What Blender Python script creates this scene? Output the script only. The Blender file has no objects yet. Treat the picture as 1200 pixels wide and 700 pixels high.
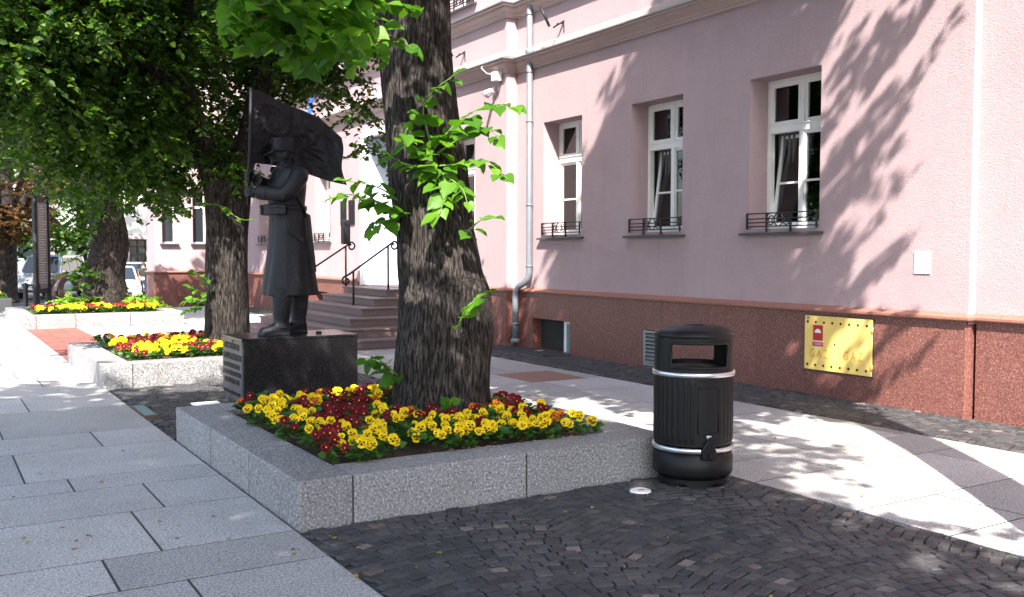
import bpy, bmesh, math, random
import numpy as np
from mathutils import Vector, Matrix, noise as mnoise
R = math.radians
rng = random.Random(7)
NP = np.random.default_rng(11)

# ------------------------------------------------------------------ camera, world, sun, exposure
scene = bpy.context.scene
col = scene.collection
cam_d = bpy.data.cameras.new('camera'); cam = bpy.data.objects.new('camera', cam_d); col.objects.link(cam)
cam_d.sensor_width = 36.0; cam_d.lens = 1122 / 1200 * 36; cam_d.clip_start = 0.05; cam_d.clip_end = 1500
YAW, PITCH, ROLL = R(31.6), R(2.72), R(0.1)
_f = Vector((math.sin(YAW) * math.cos(PITCH), math.cos(YAW) * math.cos(PITCH), -math.sin(PITCH)))
_r = Vector((math.cos(YAW), -math.sin(YAW), 0)); _u = _r.cross(_f)
_r2 = _r * math.cos(ROLL) + _u * math.sin(ROLL); _u2 = -_r * math.sin(ROLL) + _u * math.cos(ROLL)
cam.matrix_world = Matrix(((_r2.x, _u2.x, -_f.x, 0), (_r2.y, _u2.y, -_f.y, 0), (_r2.z, _u2.z, -_f.z, 1.75), (0, 0, 0, 1)))
scene.camera = cam

SUN = Vector((-0.52, -0.74, 1.0)).normalized()          # direction towards the sun
elev = math.asin(SUN.z); azim = math.atan2(SUN.x, SUN.y)  # clockwise from +Y
world = bpy.data.worlds.new('World'); scene.world = world; world.use_nodes = True
wn = world.node_tree; wn.nodes.clear()
sky = wn.nodes.new('ShaderNodeTexSky'); sky.sky_type = 'NISHITA'; sky.sun_disc = False
sky.sun_elevation = elev; sky.sun_rotation = azim; sky.air_density = 1.0; sky.dust_density = 2.0; sky.ozone_density = 1.0
bg = wn.nodes.new('ShaderNodeBackground'); bg.inputs[1].default_value = 0.15
wo = wn.nodes.new('ShaderNodeOutputWorld')
wn.links.new(sky.outputs[0], bg.inputs[0]); wn.links.new(bg.outputs[0], wo.inputs[0])
sd = bpy.data.lights.new('sun', 'SUN'); sd.energy = 4.8; sd.angle = R(0.5); sd.color = (1.0, 0.94, 0.86)
so = bpy.data.objects.new('sun', sd); col.objects.link(so)
so.rotation_euler = (-SUN).to_track_quat('-Z', 'Y').to_euler(); so.location = (0, 0, 30)
vs = scene.view_settings; vs.view_transform = 'Standard'; vs.look = 'None'; vs.gamma = 1.0; vs.use_curve_mapping = False
vs.exposure = 1.8
scene.render.engine = 'CYCLES'

# ------------------------------------------------------------------ materials
class NT:
    def __init__(s, name):
        s.m = bpy.data.materials.new(name); s.m.use_nodes = True; s.t = s.m.node_tree; s.t.nodes.clear()
        s.out = s.n('ShaderNodeOutputMaterial')
    def n(s, t, **k):
        x = s.t.nodes.new(t)
        for a, b in k.items(): setattr(x, a, b)
        return x
    def l(s, a, b): s.t.links.new(a, b)
    def val(s, node, i, v):
        if hasattr(v, 'links') or isinstance(v, bpy.types.NodeSocket): s.l(v, node.inputs[i])
        else: node.inputs[i].default_value = v
    def noise(s, vec, scale, detail=4, rough=.55):
        x = s.n('ShaderNodeTexNoise'); x.inputs['Scale'].default_value = scale; x.inputs['Detail'].default_value = detail
        x.inputs['Roughness'].default_value = rough
        if vec is not None: s.l(vec, x.inputs['Vector'])
        return x.outputs['Fac']
    def ramp(s, fac, stops, interp='LINEAR'):
        x = s.n('ShaderNodeValToRGB'); r = x.color_ramp; r.interpolation = interp
        while len(r.elements) < len(stops): r.elements.new(.5)
        for e, (p, c) in zip(r.elements, stops):
            e.position = p; e.color = (c, c, c, 1) if isinstance(c, (int, float)) else (*c, 1)
        s.l(fac, x.inputs[0]); return x.outputs[0]
    def mix(s, a, b, fac, mode='MIX'):
        x = s.n('ShaderNodeMix', data_type='RGBA', blend_type=mode)
        s.val(x, 0, fac)
        for i, v in ((6, a), (7, b)):
            if isinstance(v, bpy.types.NodeSocket): s.l(v, x.inputs[i])
            else: x.inputs[i].default_value = (*v, 1) if isinstance(v, tuple) else (v, v, v, 1)
        return x.outputs[2]
    def mapr(s, v, a, b, c=0., d=1.):
        x = s.n('ShaderNodeMapRange'); s.l(v, x.inputs[0])
        for i, q in enumerate((c, d, a, b)): x.inputs[i + 1].default_value = q
        return x.outputs[0]
    def bump(s, h, strength, dist=.01):
        x = s.n('ShaderNodeBump'); x.inputs['Strength'].default_value = strength; x.inputs['Distance'].default_value = dist
        s.l(h, x.inputs['Height']); return x.outputs[0]
    def bsdf(s, base, rough=.6, metal=0., normal=None, spec=.5, coat=0., **k):
        b = s.n('ShaderNodeBsdfPrincipled')
        if isinstance(base, bpy.types.NodeSocket): s.l(base, b.inputs['Base Color'])
        else: b.inputs['Base Color'].default_value = (*base, 1)
        s.val(b, 'Roughness', rough); s.val(b, 'Metallic', metal); b.inputs['Specular IOR Level'].default_value = spec
        b.inputs['Coat Weight'].default_value = coat
        if normal is not None: s.l(normal, b.inputs['Normal'])
        return b
    def done(s, shader): s.l(shader.outputs[0], s.out.inputs[0]); return s.m
    def pos(s): return s.n('ShaderNodeNewGeometry').outputs['Position']
    def objc(s): return s.n('ShaderNodeTexCoord').outputs['Object']
    def scaled(s, vec, sc):
        x = s.n('ShaderNodeMapping'); x.inputs['Scale'].default_value = sc; s.l(vec, x.inputs[0]); return x.outputs[0]
    def rnd(s, island=False):
        return s.n('ShaderNodeNewGeometry').outputs['Random Per Island'] if island else s.n('ShaderNodeObjectInfo').outputs['Random']

def granite(name, dark, mid, light, scale=170, rough=.6, rand=.16, stain=.3, stainc=(.55, .5, .45), bump=.25, spec=.4, island=False, tint=None):
    t = NT(name); p = t.pos()
    f = t.noise(p, scale, 2, .75); c = t.ramp(f, [(.34, dark), (.45, mid), (.55, mid), (.66, light)])
    f2 = t.noise(p, scale * .38, 2, .6); c = t.mix(c, dark, t.ramp(f2, [(.6, 0.), (.7, .5)]))
    if tint:
        c = t.mix(c, tint, t.mapr(t.noise(t.rnd(island), 37, 0), 0, .55, .35, .75), 'MULTIPLY')
    st = t.noise(p, 1.3, 5, .65); c = t.mix(c, stainc, t.ramp(st, [(.42, 0.), (.75, stain)]), 'MULTIPLY')
    st2 = t.noise(p, 9, 4, .7); c = t.mix(c, (.62, .55, .5), t.ramp(st2, [(.55, 0.), (.8, stain)]), 'MULTIPLY')
    r = t.mapr(t.rnd(island), 1 - rand, 1 + rand * .6)
    b = t.n('ShaderNodeVectorMath', operation='SCALE'); t.l(c, b.inputs[0]); t.l(r, b.inputs[3]); c = b.outputs[0]
    return t.done(t.bsdf(c, t.mapr(f, rough - .08, rough + .1), 0, t.bump(f, bump, .002), spec))

def plain(name, base, rough=.5, metal=0., spec=.5, var=.12, scale=14, bump=0., bscale=60, coat=0., streak=None):
    t = NT(name); p = t.pos()
    f = t.noise(p, scale, 5, .6)
    c = t.mix(tuple(v * (1 - var) for v in base), tuple(min(1, v * (1 + var)) for v in base), f)
    if streak: c = t.mix(c, streak[0], t.ramp(t.noise(t.scaled(p, (6, 6, .7)), 2.2, 5, .7), [(.5, 0.), (.8, streak[1])]), 'MULTIPLY')
    nrm = t.bump(t.noise(p, bscale, 4, .6), bump, .01) if bump else None
    return t.done(t.bsdf(c, t.mapr(f, rough * .85, min(1, rough * 1.15)), metal, nrm, spec, coat))

MT = {}
MT['slab'] = granite('granite_slab', (.12, .115, .112), (.43, .413, .398), (.74, .72, .70), 68, .62, .22, .42, tint=(.9, .9, .97))
MT['curb'] = granite('granite_curb', (.07, .07, .075), (.25, .247, .25), (.56, .55, .55), 62, .6, .12, .4, stainc=(.6, .5, .45))
MT['plinth'] = granite('red_granite', (.055, .02, .017), (.17, .064, .052), (.36, .19, .16), 62, .38, .12, .25, stainc=(.6, .5, .5), bump=.08, spec=.5)
MT['ledge'] = granite('red_granite_ledge', (.14, .055, .04), (.32, .135, .1), (.45, .25, .2), 120, .45, .1, .35, bump=.1)
MT['step'] = granite('brown_granite_step', (.075, .05, .048), (.17, .115, .11), (.28, .21, .2), 110, .55, .1, .25, bump=.1)
MT['blackgranite'] = granite('black_granite', (.006, .006, .007), (.011, .011, .013), (.03, .03, .034), 75, .24, 0, .1, bump=.02)
MT['greygranite'] = granite('honed_grey_granite', (.03, .032, .037), (.062, .065, .074), (.11, .113, .125), 160, .4, 0, .25, bump=.05)
MT['farstone'] = plain('pale_paving', (.5, .48, .47), .7, var=.15, scale=2)
MT['asphalt'] = granite('asphalt', (.03, .03, .03), (.055, .055, .056), (.1, .1, .1), 90, .85, 0, .3)
MT['joint'] = plain('sand_joint', (.05, .047, .043), .9, var=.4, scale=30, bump=.3, bscale=120)
MT['slabjoint'] = plain('slab_joint', (.05, .046, .042), .9, var=.3, scale=20)
MT['redpave'] = granite('red_paving', (.14, .04, .032), (.28, .085, .066), (.36, .16, .13), 80, .75, .18, .3)

def sett_mat():
    t = NT('basalt_sett'); p = t.pos()
    rnd = t.n('ShaderNodeMix', data_type='FLOAT')
    ri = t.rnd(True); ro = t.rnd(False)
    add = t.n('ShaderNodeMath', operation='ADD'); t.l(ri, add.inputs[0]); t.l(ro, add.inputs[1])
    fr = t.n('ShaderNodeMath', operation='FRACT'); t.l(add.outputs[0], fr.inputs[0]); r = fr.outputs[0]
    c = t.ramp(r, [(0., (.033, .033, .037)), (.4, (.05, .05, .055)), (.75, (.066, .065, .068)), (.93, (.082, .077, .076)), (.975, (.085, .076, .072)), (.985, (.15, .11, .095)), (1., (.22, .18, .155))])
    f = t.noise(p, 85, 4, .65); c = t.mix(c, (.45, .45, .47), t.ramp(f, [(.35, .75), (.6, 0.)]), 'MULTIPLY')
    c = t.mix(c, (.17, .15, .135), t.ramp(t.noise(p, 3.2, 5, .7), [(.52, 0.), (.8, .38)]))
    return t.done(t.bsdf(c, t.mapr(f, .45, .75), 0, t.bump(t.noise(p, 45, 4, .6), .5, .006), .45))
MT['sett'] = sett_mat()

def plaster(name, base, sc=62):
    t = NT(name); p = t.pos()
    f = t.noise(p, sc, 3, .7); big = t.noise(p, .9, 5, .65)
    c = t.mix(tuple(v * .74 for v in base), tuple(min(1, v * 1.2) for v in base), f)
    c = t.mix(c, (.86, .82, .84), t.ramp(big, [(.4, 0.), (.75, .7)]), 'MULTIPLY')
    c = t.mix(c, (.7, .66, .66), t.ramp(t.noise(t.scaled(p, (5, 5, .5)), 1.6, 5, .7), [(.56, 0.), (.82, .45)]), 'MULTIPLY')
    return t.done(t.bsdf(c, .9, 0, t.bump(f, .9, .012), .2))
MT['plaster'] = plaster('pink_plaster', (.43, .322, .336))
MT['moulding'] = plaster('pale_pink_moulding', (.5, .39, .37), 60)
MT['cream'] = plaster('cream_plaster', (.74, .69, .62))
MT['greyplaster'] = plaster('grey_plaster', (.3, .29, .28))
MT['white'] = plain('white_paint', (.76, .76, .75), .4, var=.05, streak=((.7, .68, .65), .4))
MT['paleblue'] = plain('pale_blue_paint', (.6, .66, .74), .5, var=.06, scale=3)
MT['zinc'] = plain('zinc', (.2, .22, .25), .5, .35, var=.2, scale=6, streak=((.6, .62, .65), .6))
MT['flashing'] = plain('metal_flashing', (.42, .43, .45), .4, .5, var=.15)
MT['ironblack'] = plain('black_iron', (.014, .014, .016), .5, .2, var=.3)
MT['darksill'] = plain('slate_sill', (.05, .053, .058), .55, 0, var=.2, scale=20)
MT['dark'] = plain('dark_interior', (.02, .02, .02), .9)
MT['room'] = plain('room_wall', (.16, .14, .12), .9)
MT['curtain'] = plain('curtain_cloth', (.55, .5, .33), .9, var=.1)
MT['netcurtain'] = plain('grey_curtain', (.12, .12, .125), .9, var=.2)
MT['bin'] = plain('black_polymer', (.007, .007, .008), .42, 0, .25, var=.25, scale=25, bump=.12, bscale=220)
MT['silver'] = plain('brushed_band', (.66, .67, .7), .3, .85, var=.08)
MT['gas'] = plain('yellow_enamel', (.84, .60, .17), .38, 0, .5, var=.06, scale=5, streak=((.8, .55, .35), .5))
MT['gastext'] = plain('faded_orange_print', (.62, .30, .05), .6)
MT['red'] = plain('red_print', (.45, .02, .025), .5)
MT['bluefabric'] = plain('blue_fabric', (.02, .1, .55), .8)
MT['soil'] = plain('soil', (.055, .034, .022), .95, var=.5, scale=40, bump=.9, bscale=70)
MT['rust'] = plain('rust_iron', (.06, .032, .026), .6, .4, var=.4, scale=8)
MT['signface'] = plain('grey_sign_face', (.2, .21, .22), .35, var=.3, scale=6)
MT['print'] = plain('pale_print', (.55, .55, .54), .6)
MT['rustplate'] = granite('rusty_plate', (.12, .06, .04), (.27, .15, .11), (.38, .25, .19), 60, .7, 0, .2)
MT['tealglass'] = plain('teal_glass_plate', (.13, .24, .25), .5, 0, .5, var=.25, scale=9)
MT['brass'] = plain('worn_frame', (.16, .1, .06), .5, .4, var=.3)
MT['steel'] = plain('grey_steel', (.3, .32, .33), .45, .5, var=.15)
MT['paper'] = plain('white_disc', (.78, .78, .77), .5, var=.03)
MT['carwhite'] = plain('white_car_paint', (.72, .73, .74), .25, 0, .5, var=.03, coat=.6)
MT['carsilver'] = plain('silver_car_paint', (.36, .38, .40), .28, .5, .5, var=.05, coat=.6)
MT['carglass'] = plain('car_glass', (.02, .027, .032), .06, 0, .7)
MT['lamp'] = plain('headlamp_lens', (.6, .62, .65), .12, .3, .8)
MT['tyre'] = plain('tyre_rubber', (.018, .018, .018), .8)
MT['cloth_dark'] = plain('dark_cloth', (.016, .015, .018), .85)
MT['denim'] = plain('denim', (.03, .045, .08), .85)
MT['skin'] = plain('skin', (.5, .3, .22), .55)
MT['hair'] = plain('brown_hair', (.045, .022, .014), .7)
MT['bag'] = plain('tan_bag', (.42, .2, .09), .6)
MT['twig'] = plain('twig', (.1, .07, .04), .8)
MT['stem'] = plain('green_stem', (.12, .22, .04), .6)

def bronze():
    t = NT('dark_bronze'); p = t.pos()
    f = t.noise(p, 26, 5, .65); c = t.mix((.007, .0075, .0095), (.024, .026, .032), f)
    c = t.mix(c, (.06, .067, .082), t.ramp(t.noise(t.scaled(p, (9, 9, 1.3)), 2, 5, .7), [(.55, 0.), (.82, .45)]))
    return t.done(t.bsdf(c, t.mapr(f, .3, .58), .55, t.bump(t.noise(p, 38, 5, .65), .7, .018), .5))
MT['bronze'] = bronze()

def bark_mat(name, a, b, sc=1.0):
    t = NT(name); p = t.pos(); q = t.scaled(p, (1, 1, .13))
    f = t.noise(q, 34 * sc, 6, .68); f2 = t.noise(q, 11 * sc, 4, .6)
    c = t.ramp(f, [(.41, tuple(v * .22 for v in a)), (.5, a), (.63, b)])
    c = t.mix(c, (.55, .5, .47), t.ramp(f2, [(.4, .6), (.6, 0.)]), 'MULTIPLY')
    c = t.mix(c, (.16, .17, .12), t.ramp(t.noise(p, 5, 5, .7), [(.58, 0.), (.8, .3)]))
    hm = t.n('ShaderNodeMath', operation='ADD'); t.l(f, hm.inputs[0]); t.l(f2, hm.inputs[1])
    return t.done(t.bsdf(c, .9, 0, t.bump(hm.outputs[0], .85, .025), .2))
MT['bark'] = bark_mat('linden_bark', (.030, .025, .023), (.10, .086, .078), 1.7)

def leaf_mat(name, a, b, c3, trans=.45):
    t = NT(name)
    r = t.rnd(True); ro = t.rnd(False)
    add = t.n('ShaderNodeMath', operation='ADD'); t.l(r, add.inputs[0]); t.l(ro, add.inputs[1])
    fr = t.n('ShaderNodeMath', operation='FRACT'); t.l(add.outputs[0], fr.inputs[0])
    c = t.ramp(fr.outputs[0], [(0, a), (.6, b), (1, c3)])
    cl = t.noise(t.pos(), 1.1, 3, .5); c = t.mix(c, (.6, .8, .55), t.ramp(cl, [(.4, .7), (.6, 0.)]), 'MULTIPLY')
    b1 = t.bsdf(c, .48, 0, None, .35)
    tr = t.n('ShaderNodeBsdfTranslucent')
    tc = t.mix(c, (1.0, 1.0, .35), .75, 'MULTIPLY'); sc = t.n('ShaderNodeVectorMath', operation='SCALE'); t.l(tc, sc.inputs[0]); sc.inputs[3].default_value = 1.6
    t.l(sc.outputs[0], tr.inputs[0])
    m = t.n('ShaderNodeMixShader'); m.inputs[0].default_value = trans
    t.l(b1.outputs[0], m.inputs[1]); t.l(tr.outputs[0], m.inputs[2])
    return t.done(m)
MT['leaf'] = leaf_mat('linden_leaf', (.024, .064, .010), (.042, .098, .012), (.12, .205, .02), .42)
MT['leafnear'] = leaf_mat('young_linden_leaf', (.055, .15, .011), (.09, .22, .017), (.15, .30, .028), .45)
MT['leafbrown'] = leaf_mat('copper_leaf', (.06, .028, .014), (.1, .05, .02), (.15, .075, .025))
MT['leafpansy'] = leaf_mat('pansy_leaf', (.025, .075, .014), (.04, .11, .018), (.07, .16, .025), .25)
MT['leafbright'] = leaf_mat('lime_groundcover_leaf', (.15, .28, .02), (.22, .38, .03), (.3, .45, .04), .4)
def petal(name, base, trans=.25):
    t = NT(name); r = t.rnd(True)
    c = t.mix(tuple(v * .72 for v in base), tuple(min(1, v * 1.12) for v in base), r)
    b1 = t.bsdf(c, .65, 0, None, .2); tr = t.n('ShaderNodeBsdfTranslucent'); t.l(c, tr.inputs[0])
    m = t.n('ShaderNodeMixShader'); m.inputs[0].default_value = trans; t.l(b1.outputs[0], m.inputs[1]); t.l(tr.outputs[0], m.inputs[2])
    return t.done(m)
MT['py'] = petal('yellow_petal', (.92, .64, .010)); MT['pr'] = petal('maroon_petal', (.16, .006, .014)); MT['po'] = petal('orange_petal', (.62, .13, .012))
MT['pd'] = petal('blotch_petal', (.035, .006, .006)); MT['pe'] = petal('yellow_eye', (.8, .4, .01)); MT['pw'] = petal('withered_petal', (.5, .28, .1))
MT['litter'] = leaf_mat('dry_litter', (.2, .09, .04), (.4, .22, .06), (.35, .3, .06), .2)

def glass_mat():
    t = NT('window_glass')
    fr = t.n('ShaderNodeFresnel'); fr.inputs[0].default_value = 1.5
    a = t.n('ShaderNodeBsdfTransparent'); a.inputs[0].default_value = (.6, .63, .62, 1)
    g = t.n('ShaderNodeBsdfGlossy'); g.inputs['Roughness'].default_value = .015; g.inputs[0].default_value = (.95, .97, 1, 1)
    m = t.n('ShaderNodeMixShader'); t.l(t.mapr(fr.outputs[0], .03, 1.), m.inputs[0]); t.l(a.outputs[0], m.inputs[1]); t.l(g.outputs[0], m.inputs[2])
    return t.done(m)
MT['glass'] = glass_mat()

# ------------------------------------------------------------------ building helpers
def wloc(p):
    v = Vector((0, 0, 0))
    while p is not None: v += p.location; p = p.parent
    return v
def tag(o, label, cat, group=None, kind=None):
    if label: o['label'] = label
    if cat: o['category'] = cat
    if group: o['group'] = group
    if kind: o['kind'] = kind
    return o
def thing(name, label, cat, loc=(0, 0, 0), group=None):
    o = bpy.data.objects.new(name, None); col.objects.link(o); o.location = loc; o.empty_display_size = .1
    return tag(o, label, cat, group)
def link(name, me, parent=None, loc=None):
    o = bpy.data.objects.new(name, me); col.objects.link(o)
    if loc is not None: o.location = loc
    if parent is not None: o.parent = parent
    return o
class MB:
    def __init__(s): s.v = []; s.f = []; s.mi = []; s.cur = 0; s.sm = []
    def add(s, verts, faces, smooth=False):
        b = len(s.v); s.v.extend([tuple(p) for p in verts])
        for f in faces: s.f.append([b + i for i in f]); s.mi.append(s.cur); s.sm.append(smooth)
        return s
    def box(s, x0, x1, y0, y1, z0, z1, ch=0.):
        if ch <= 0:
            v = [(x0, y0, z0), (x1, y0, z0), (x1, y1, z0), (x0, y1, z0), (x0, y0, z1), (x1, y0, z1), (x1, y1, z1), (x0, y1, z1)]
            return s.add(v, [(0, 3, 2, 1), (4, 5, 6, 7), (0, 1, 5, 4), (1, 2, 6, 5), (2, 3, 7, 6), (3, 0, 4, 7)])
        v = []
        for z, d in ((z0, 0), (z1 - ch, 0), (z1, ch)):
            v += [(x0 + d, y0 + d, z), (x1 - d, y0 + d, z), (x1 - d, y1 - d, z), (x0 + d, y1 - d, z)]
        f = [(0, 3, 2, 1), (8, 9, 10, 11)]
        for k in (0, 4):
            for i in range(4): j = (i + 1) % 4; f.append((k + i, k + j, k + 4 + j, k + 4 + i))
        return s.add(v, f)
    def rings(s, rs, close=True, cap0=True, cap1=True, smooth=True):
        n = len(rs[0]); v = [p for r in rs for p in r]; f = []
        for k in range(len(rs) - 1):
            for i in range(n if close else n - 1):
                j = (i + 1) % n; f.append((k * n + i, k * n + j, (k + 1) * n + j, (k + 1) * n + i))
        s.add(v, f, smooth); b = len(s.v) - len(v)
        if cap0: s.f.append([b + i for i in reversed(range(n))]); s.mi.append(s.cur); s.sm.append(False)
        if cap1: s.f.append([b + (len(rs) - 1) * n + i for i in range(n)]); s.mi.append(s.cur); s.sm.append(False)
        return s
    def tube(s, pts, rad, n=8, cap=True):
        pts = [Vector(p) for p in pts]; rad = rad if isinstance(rad, (list, tuple)) else [rad] * len(pts)
        rs = []; up = None
        for i, p in enumerate(pts):
            d = (pts[min(i + 1, len(pts) - 1)] - pts[max(i - 1, 0)]).normalized()
            if up is None: up = Vector((0, 0, 1)) if abs(d.z) < .9 else Vector((1, 0, 0))
            a = d.cross(up).normalized(); b = a.cross(d).normalized(); up = b
            rs.append([p + (a * math.cos(t) + b * math.sin(t)) * rad[i] for t in [2 * math.pi * k / n for k in range(n)]])
        return s.rings(rs, True, cap, cap)
    def lathe(s, prof, c=(0, 0), n=32, a0=0., a1=None):
        full = a1 is None; m = n if full else n + 1
        rs = []
        for r, z in prof:
            rs.append([(c[0] + r * math.cos(a0 + (2 * math.pi if full else a1 - a0) * k / n), c[1] + r * math.sin(a0 + (2 * math.pi if full else a1 - a0) * k / n), z) for k in range(m)])
        return s.rings(rs, full, False, False)
    def poly(s, pts, vec):
        n = len(pts); v = [Vector(p) for p in pts]; w = [p + Vector(vec) for p in v]
        f = [tuple(reversed(range(n))), tuple(range(n, 2 * n))] + [(i, (i + 1) % n, n + (i + 1) % n, n + i) for i in range(n)]
        return s.add(v + w, f)
    def sphere(s, c, r, nu=12, nv=8):
        r = r if isinstance(r, (tuple, list)) else (r, r, r)
        rs = []
        for k in range(nv + 1):
            ph = math.pi * k / nv; q = max(math.sin(ph), 1e-3)
            rs.append([(c[0] + r[0] * q * math.cos(2 * math.pi * i / nu), c[1] + r[1] * q * math.sin(2 * math.pi * i / nu), c[2] - r[2] * math.cos(ph)) for i in range(nu)])
        return s.rings(rs, True, True, True)
    def mesh(s, name, mats, off=(0, 0, 0)):
        me = bpy.data.meshes.new(name); o = Vector(off)
        me.from_pydata([(p[0] - o.x, p[1] - o.y, p[2] - o.z) for p in s.v], [], s.f)
        for m in (mats if isinstance(mats, (list, tuple)) else [mats]): me.materials.append(MT[m] if isinstance(m, str) else m)
        me.polygons.foreach_set('material_index', s.mi); me.polygons.foreach_set('use_smooth', s.sm)
        me.update(); return me
    def build(s, name, mats, parent=None, origin=None, fix=True, local=False):
        if local: origin = (0, 0, 0)
        if parent is not None and origin is None: origin = wloc(parent)
        off = Vector(origin) if origin is not None else Vector((0, 0, 0))
        me = s.mesh(name, mats, off)
        if fix:
            bm = bmesh.new(); bm.from_mesh(me); bmesh.ops.recalc_face_normals(bm, faces=bm.faces); bm.to_mesh(me); bm.free()
        if parent is not None:
            o = link(name, me, parent); o.location = (0, 0, 0) if local else off - wloc(parent); return o
        return link(name, me, None, off)
def struct(o): o['kind'] = 'structure'; return o
def copy_tree(o, parent=None):
    c = o.copy(); col.objects.link(c); c.parent = parent
    for ch in list(o.children): copy_tree(ch, c)
    return c
def bevel(o, w, seg=2):
    m = o.modifiers.new('bevel', 'BEVEL'); m.width = w; m.segments = seg; m.limit_method = 'ANGLE'; m.angle_limit = R(35); return o
def npmesh(name, V, F, mat, smooth=False):
    me = bpy.data.meshes.new(name); V = np.ascontiguousarray(V, dtype=np.float32)
    k = F.shape[1]
    me.vertices.add(len(V)); me.vertices.foreach_set('co', V.ravel())
    me.loops.add(F.size); me.loops.foreach_set('vertex_index', F.ravel().astype(np.int32))
    me.polygons.add(len(F)); me.polygons.foreach_set('loop_start', np.arange(0, F.size, k, dtype=np.int32))
    me.polygons.foreach_set('loop_total', np.full(len(F), k, dtype=np.int32))
    me.materials.append(MT[mat]); me.update(calc_edges=True); me.validate(); return me

# ------------------------------------------------------------------ ground
XE, XR, XW = 1.965, 5.38, 8.18     # pavement edge, edge of slab band, edge of cobble strip at the wall
g = MB().box(-300, 400, -200, 500, -1.2, -.36); struct(g.build('ground', 'asphalt'))
g = MB(); pr = [(-14, -.022), (32, -.022), (39, -.355), (39, -.37)]
for x0, x1 in ((-26, 9.3),):
    for (a, za), (b, zb) in zip(pr, pr[1:]): g.add([(x0, a, za), (x1, a, za), (x1, b, zb), (x0, b, zb)], [(0, 1, 2, 3)])
    g.add([(x0, -14, -.022), (x1, -14, -.022), (x1, -14, -.37), (x0, -14, -.37)], [(0, 1, 2, 3)])
    g.add([(x0, -14, -.37), (x0, 32, -.37), (x0, 39, -.37), (x0, 39, -.355), (x0, 32, -.022), (x0, -14, -.022)], [(0, 1, 2, 3, 4, 5)])
terrace = struct(g.build('pavement', 'slabjoint', fix=False))
g = MB().add([(XE, 16.9, -.017), (XE, 1.0, -.017), (XR, 1.0, -.017), (XR, 16.9, -.017)], [(0, 1, 2, 3)])
g.add([(XW, -6, -.017), (9.7, -6, -.017), (9.7, 35, -.017), (XW, 35, -.017)], [(0, 1, 2, 3)])
cobpave = struct(g.build('cobble_paving', 'joint', fix=False))
# pale stone beyond the built slabs
g = MB().add([(XE + .01, 24.2, -.012), (XW, 24.2, -.012), (XW, 31.9, -.012), (XE + .01, 31.9, -.012)], [(0, 1, 2, 3)])
struct(g.build('far_pavement', 'farstone', fix=False))

jf = MB()
for a, b, c, d_ in ((-5.2, XE, 1.6, 31), (XR, XW, 1.2, 16.9), (XE, XW, 16.9, 24.16)): jf.add([(a, c, -.0014), (b, c, -.0014), (b, d_, -.0014), (a, d_, -.0014)], [(0, 1, 2, 3)])
jf.build('joint_fill', 'slabjoint', terrace, fix=False)
slabcount = [0]
def slab(x0, x1, y0, y1, mat='slab', name='slab', parent=None):
    gp = .008; dz = rng.uniform(.0, .001)
    b = MB().box(x0 + gp, x1 - gp, y0 + gp, y1 - gp, -.03, dz)
    b.build(name, mat, parent or terrace); slabcount[0] += 1
rowsL = [1.6, 2.55, 3.3, 4.25, 5.21, 5.80, 6.80, 7.58, 8.03, 9.23, 10.04, 11.65, 12.75, 13.77, 14.68, 15.65, 16.5, 17.5, 18.3, 19.4, 20.2, 21.4, 22.3, 23.4, 24.2, 25.3, 26.3, 27.5, 28.5, 29.8, 31]
jointsL = {4.25: 1.17, 5.21: .83, 5.80: 1.16, 6.80: 1.38, 7.58: .91, 8.03: .62, 9.23: 1.35, 10.04: .60, 11.65: .96, 13.77: 1.30, 12.75: .2}
for y0, y1 in zip(rowsL, rowsL[1:]):
    j = jointsL.get(y0, rng.uniform(.4, 1.5)); xs = [XE, j]
    while xs[-1] > -3.6: xs.append(xs[-1] - rng.uniform(1.1, 1.7))
    for a, b in zip(xs, xs[1:]): slab(b, a, y0, y1)
rowsR = [1.2, 2.0, 2.85, 3.57, 4.26, 5.21, 5.81, 6.77, 7.5, 8.3, 9.0, 9.9, 10.83, 11.83, 12.6, 13.5, 14.2, 15.1, 16.0, 16.9, 17.8, 18.6, 19.5, 20.4, 21.3, 22.3, 23.2, 24.15]
jR = {3.57: [6.25, 7.6], 4.26: [6.64, 7.52], 5.21: [6.29, 7.17], 5.81: [6.7, 7.5], 2.85: [6.5, 7.7]}
for y0, y1 in zip(rowsR, rowsR[1:]):
    if y0 == 10.83: xs = [XR, 6.2, 6.98, 7.9, XW]
    else:
        xs = jR.get(y0)
        if xs is None: a = rng.uniform(6.1, 6.7); xs = [a, a + rng.uniform(.8, 1.2)]
        xs = [XR if y0 < 16.8 else 3.0] + ([4.1, 5.2] if y0 > 16.8 else []) + xs + [XW]
    for a, b in zip(xs, xs[1:]):
        if y0 == 10.83 and a == 6.98: continue
        if y0 > 15.9 and a > 5.9 and y1 < 21.7: continue
        slab(a, b, y0, y1)
ri = MB().box(6.985, 7.895, 10.835, 11.825, -.03, .001, .003).build('inlay_plate', 'rustplate', terrace)
# red strip between second and third planter
for k in range(24):
    for i in range(3):
        x0 = XE + i * .345; y0 = 16.92 + k * .3
        slab(x0, x0 + .345, y0, y0 + .3, 'redpave', 'red_slab')
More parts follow.
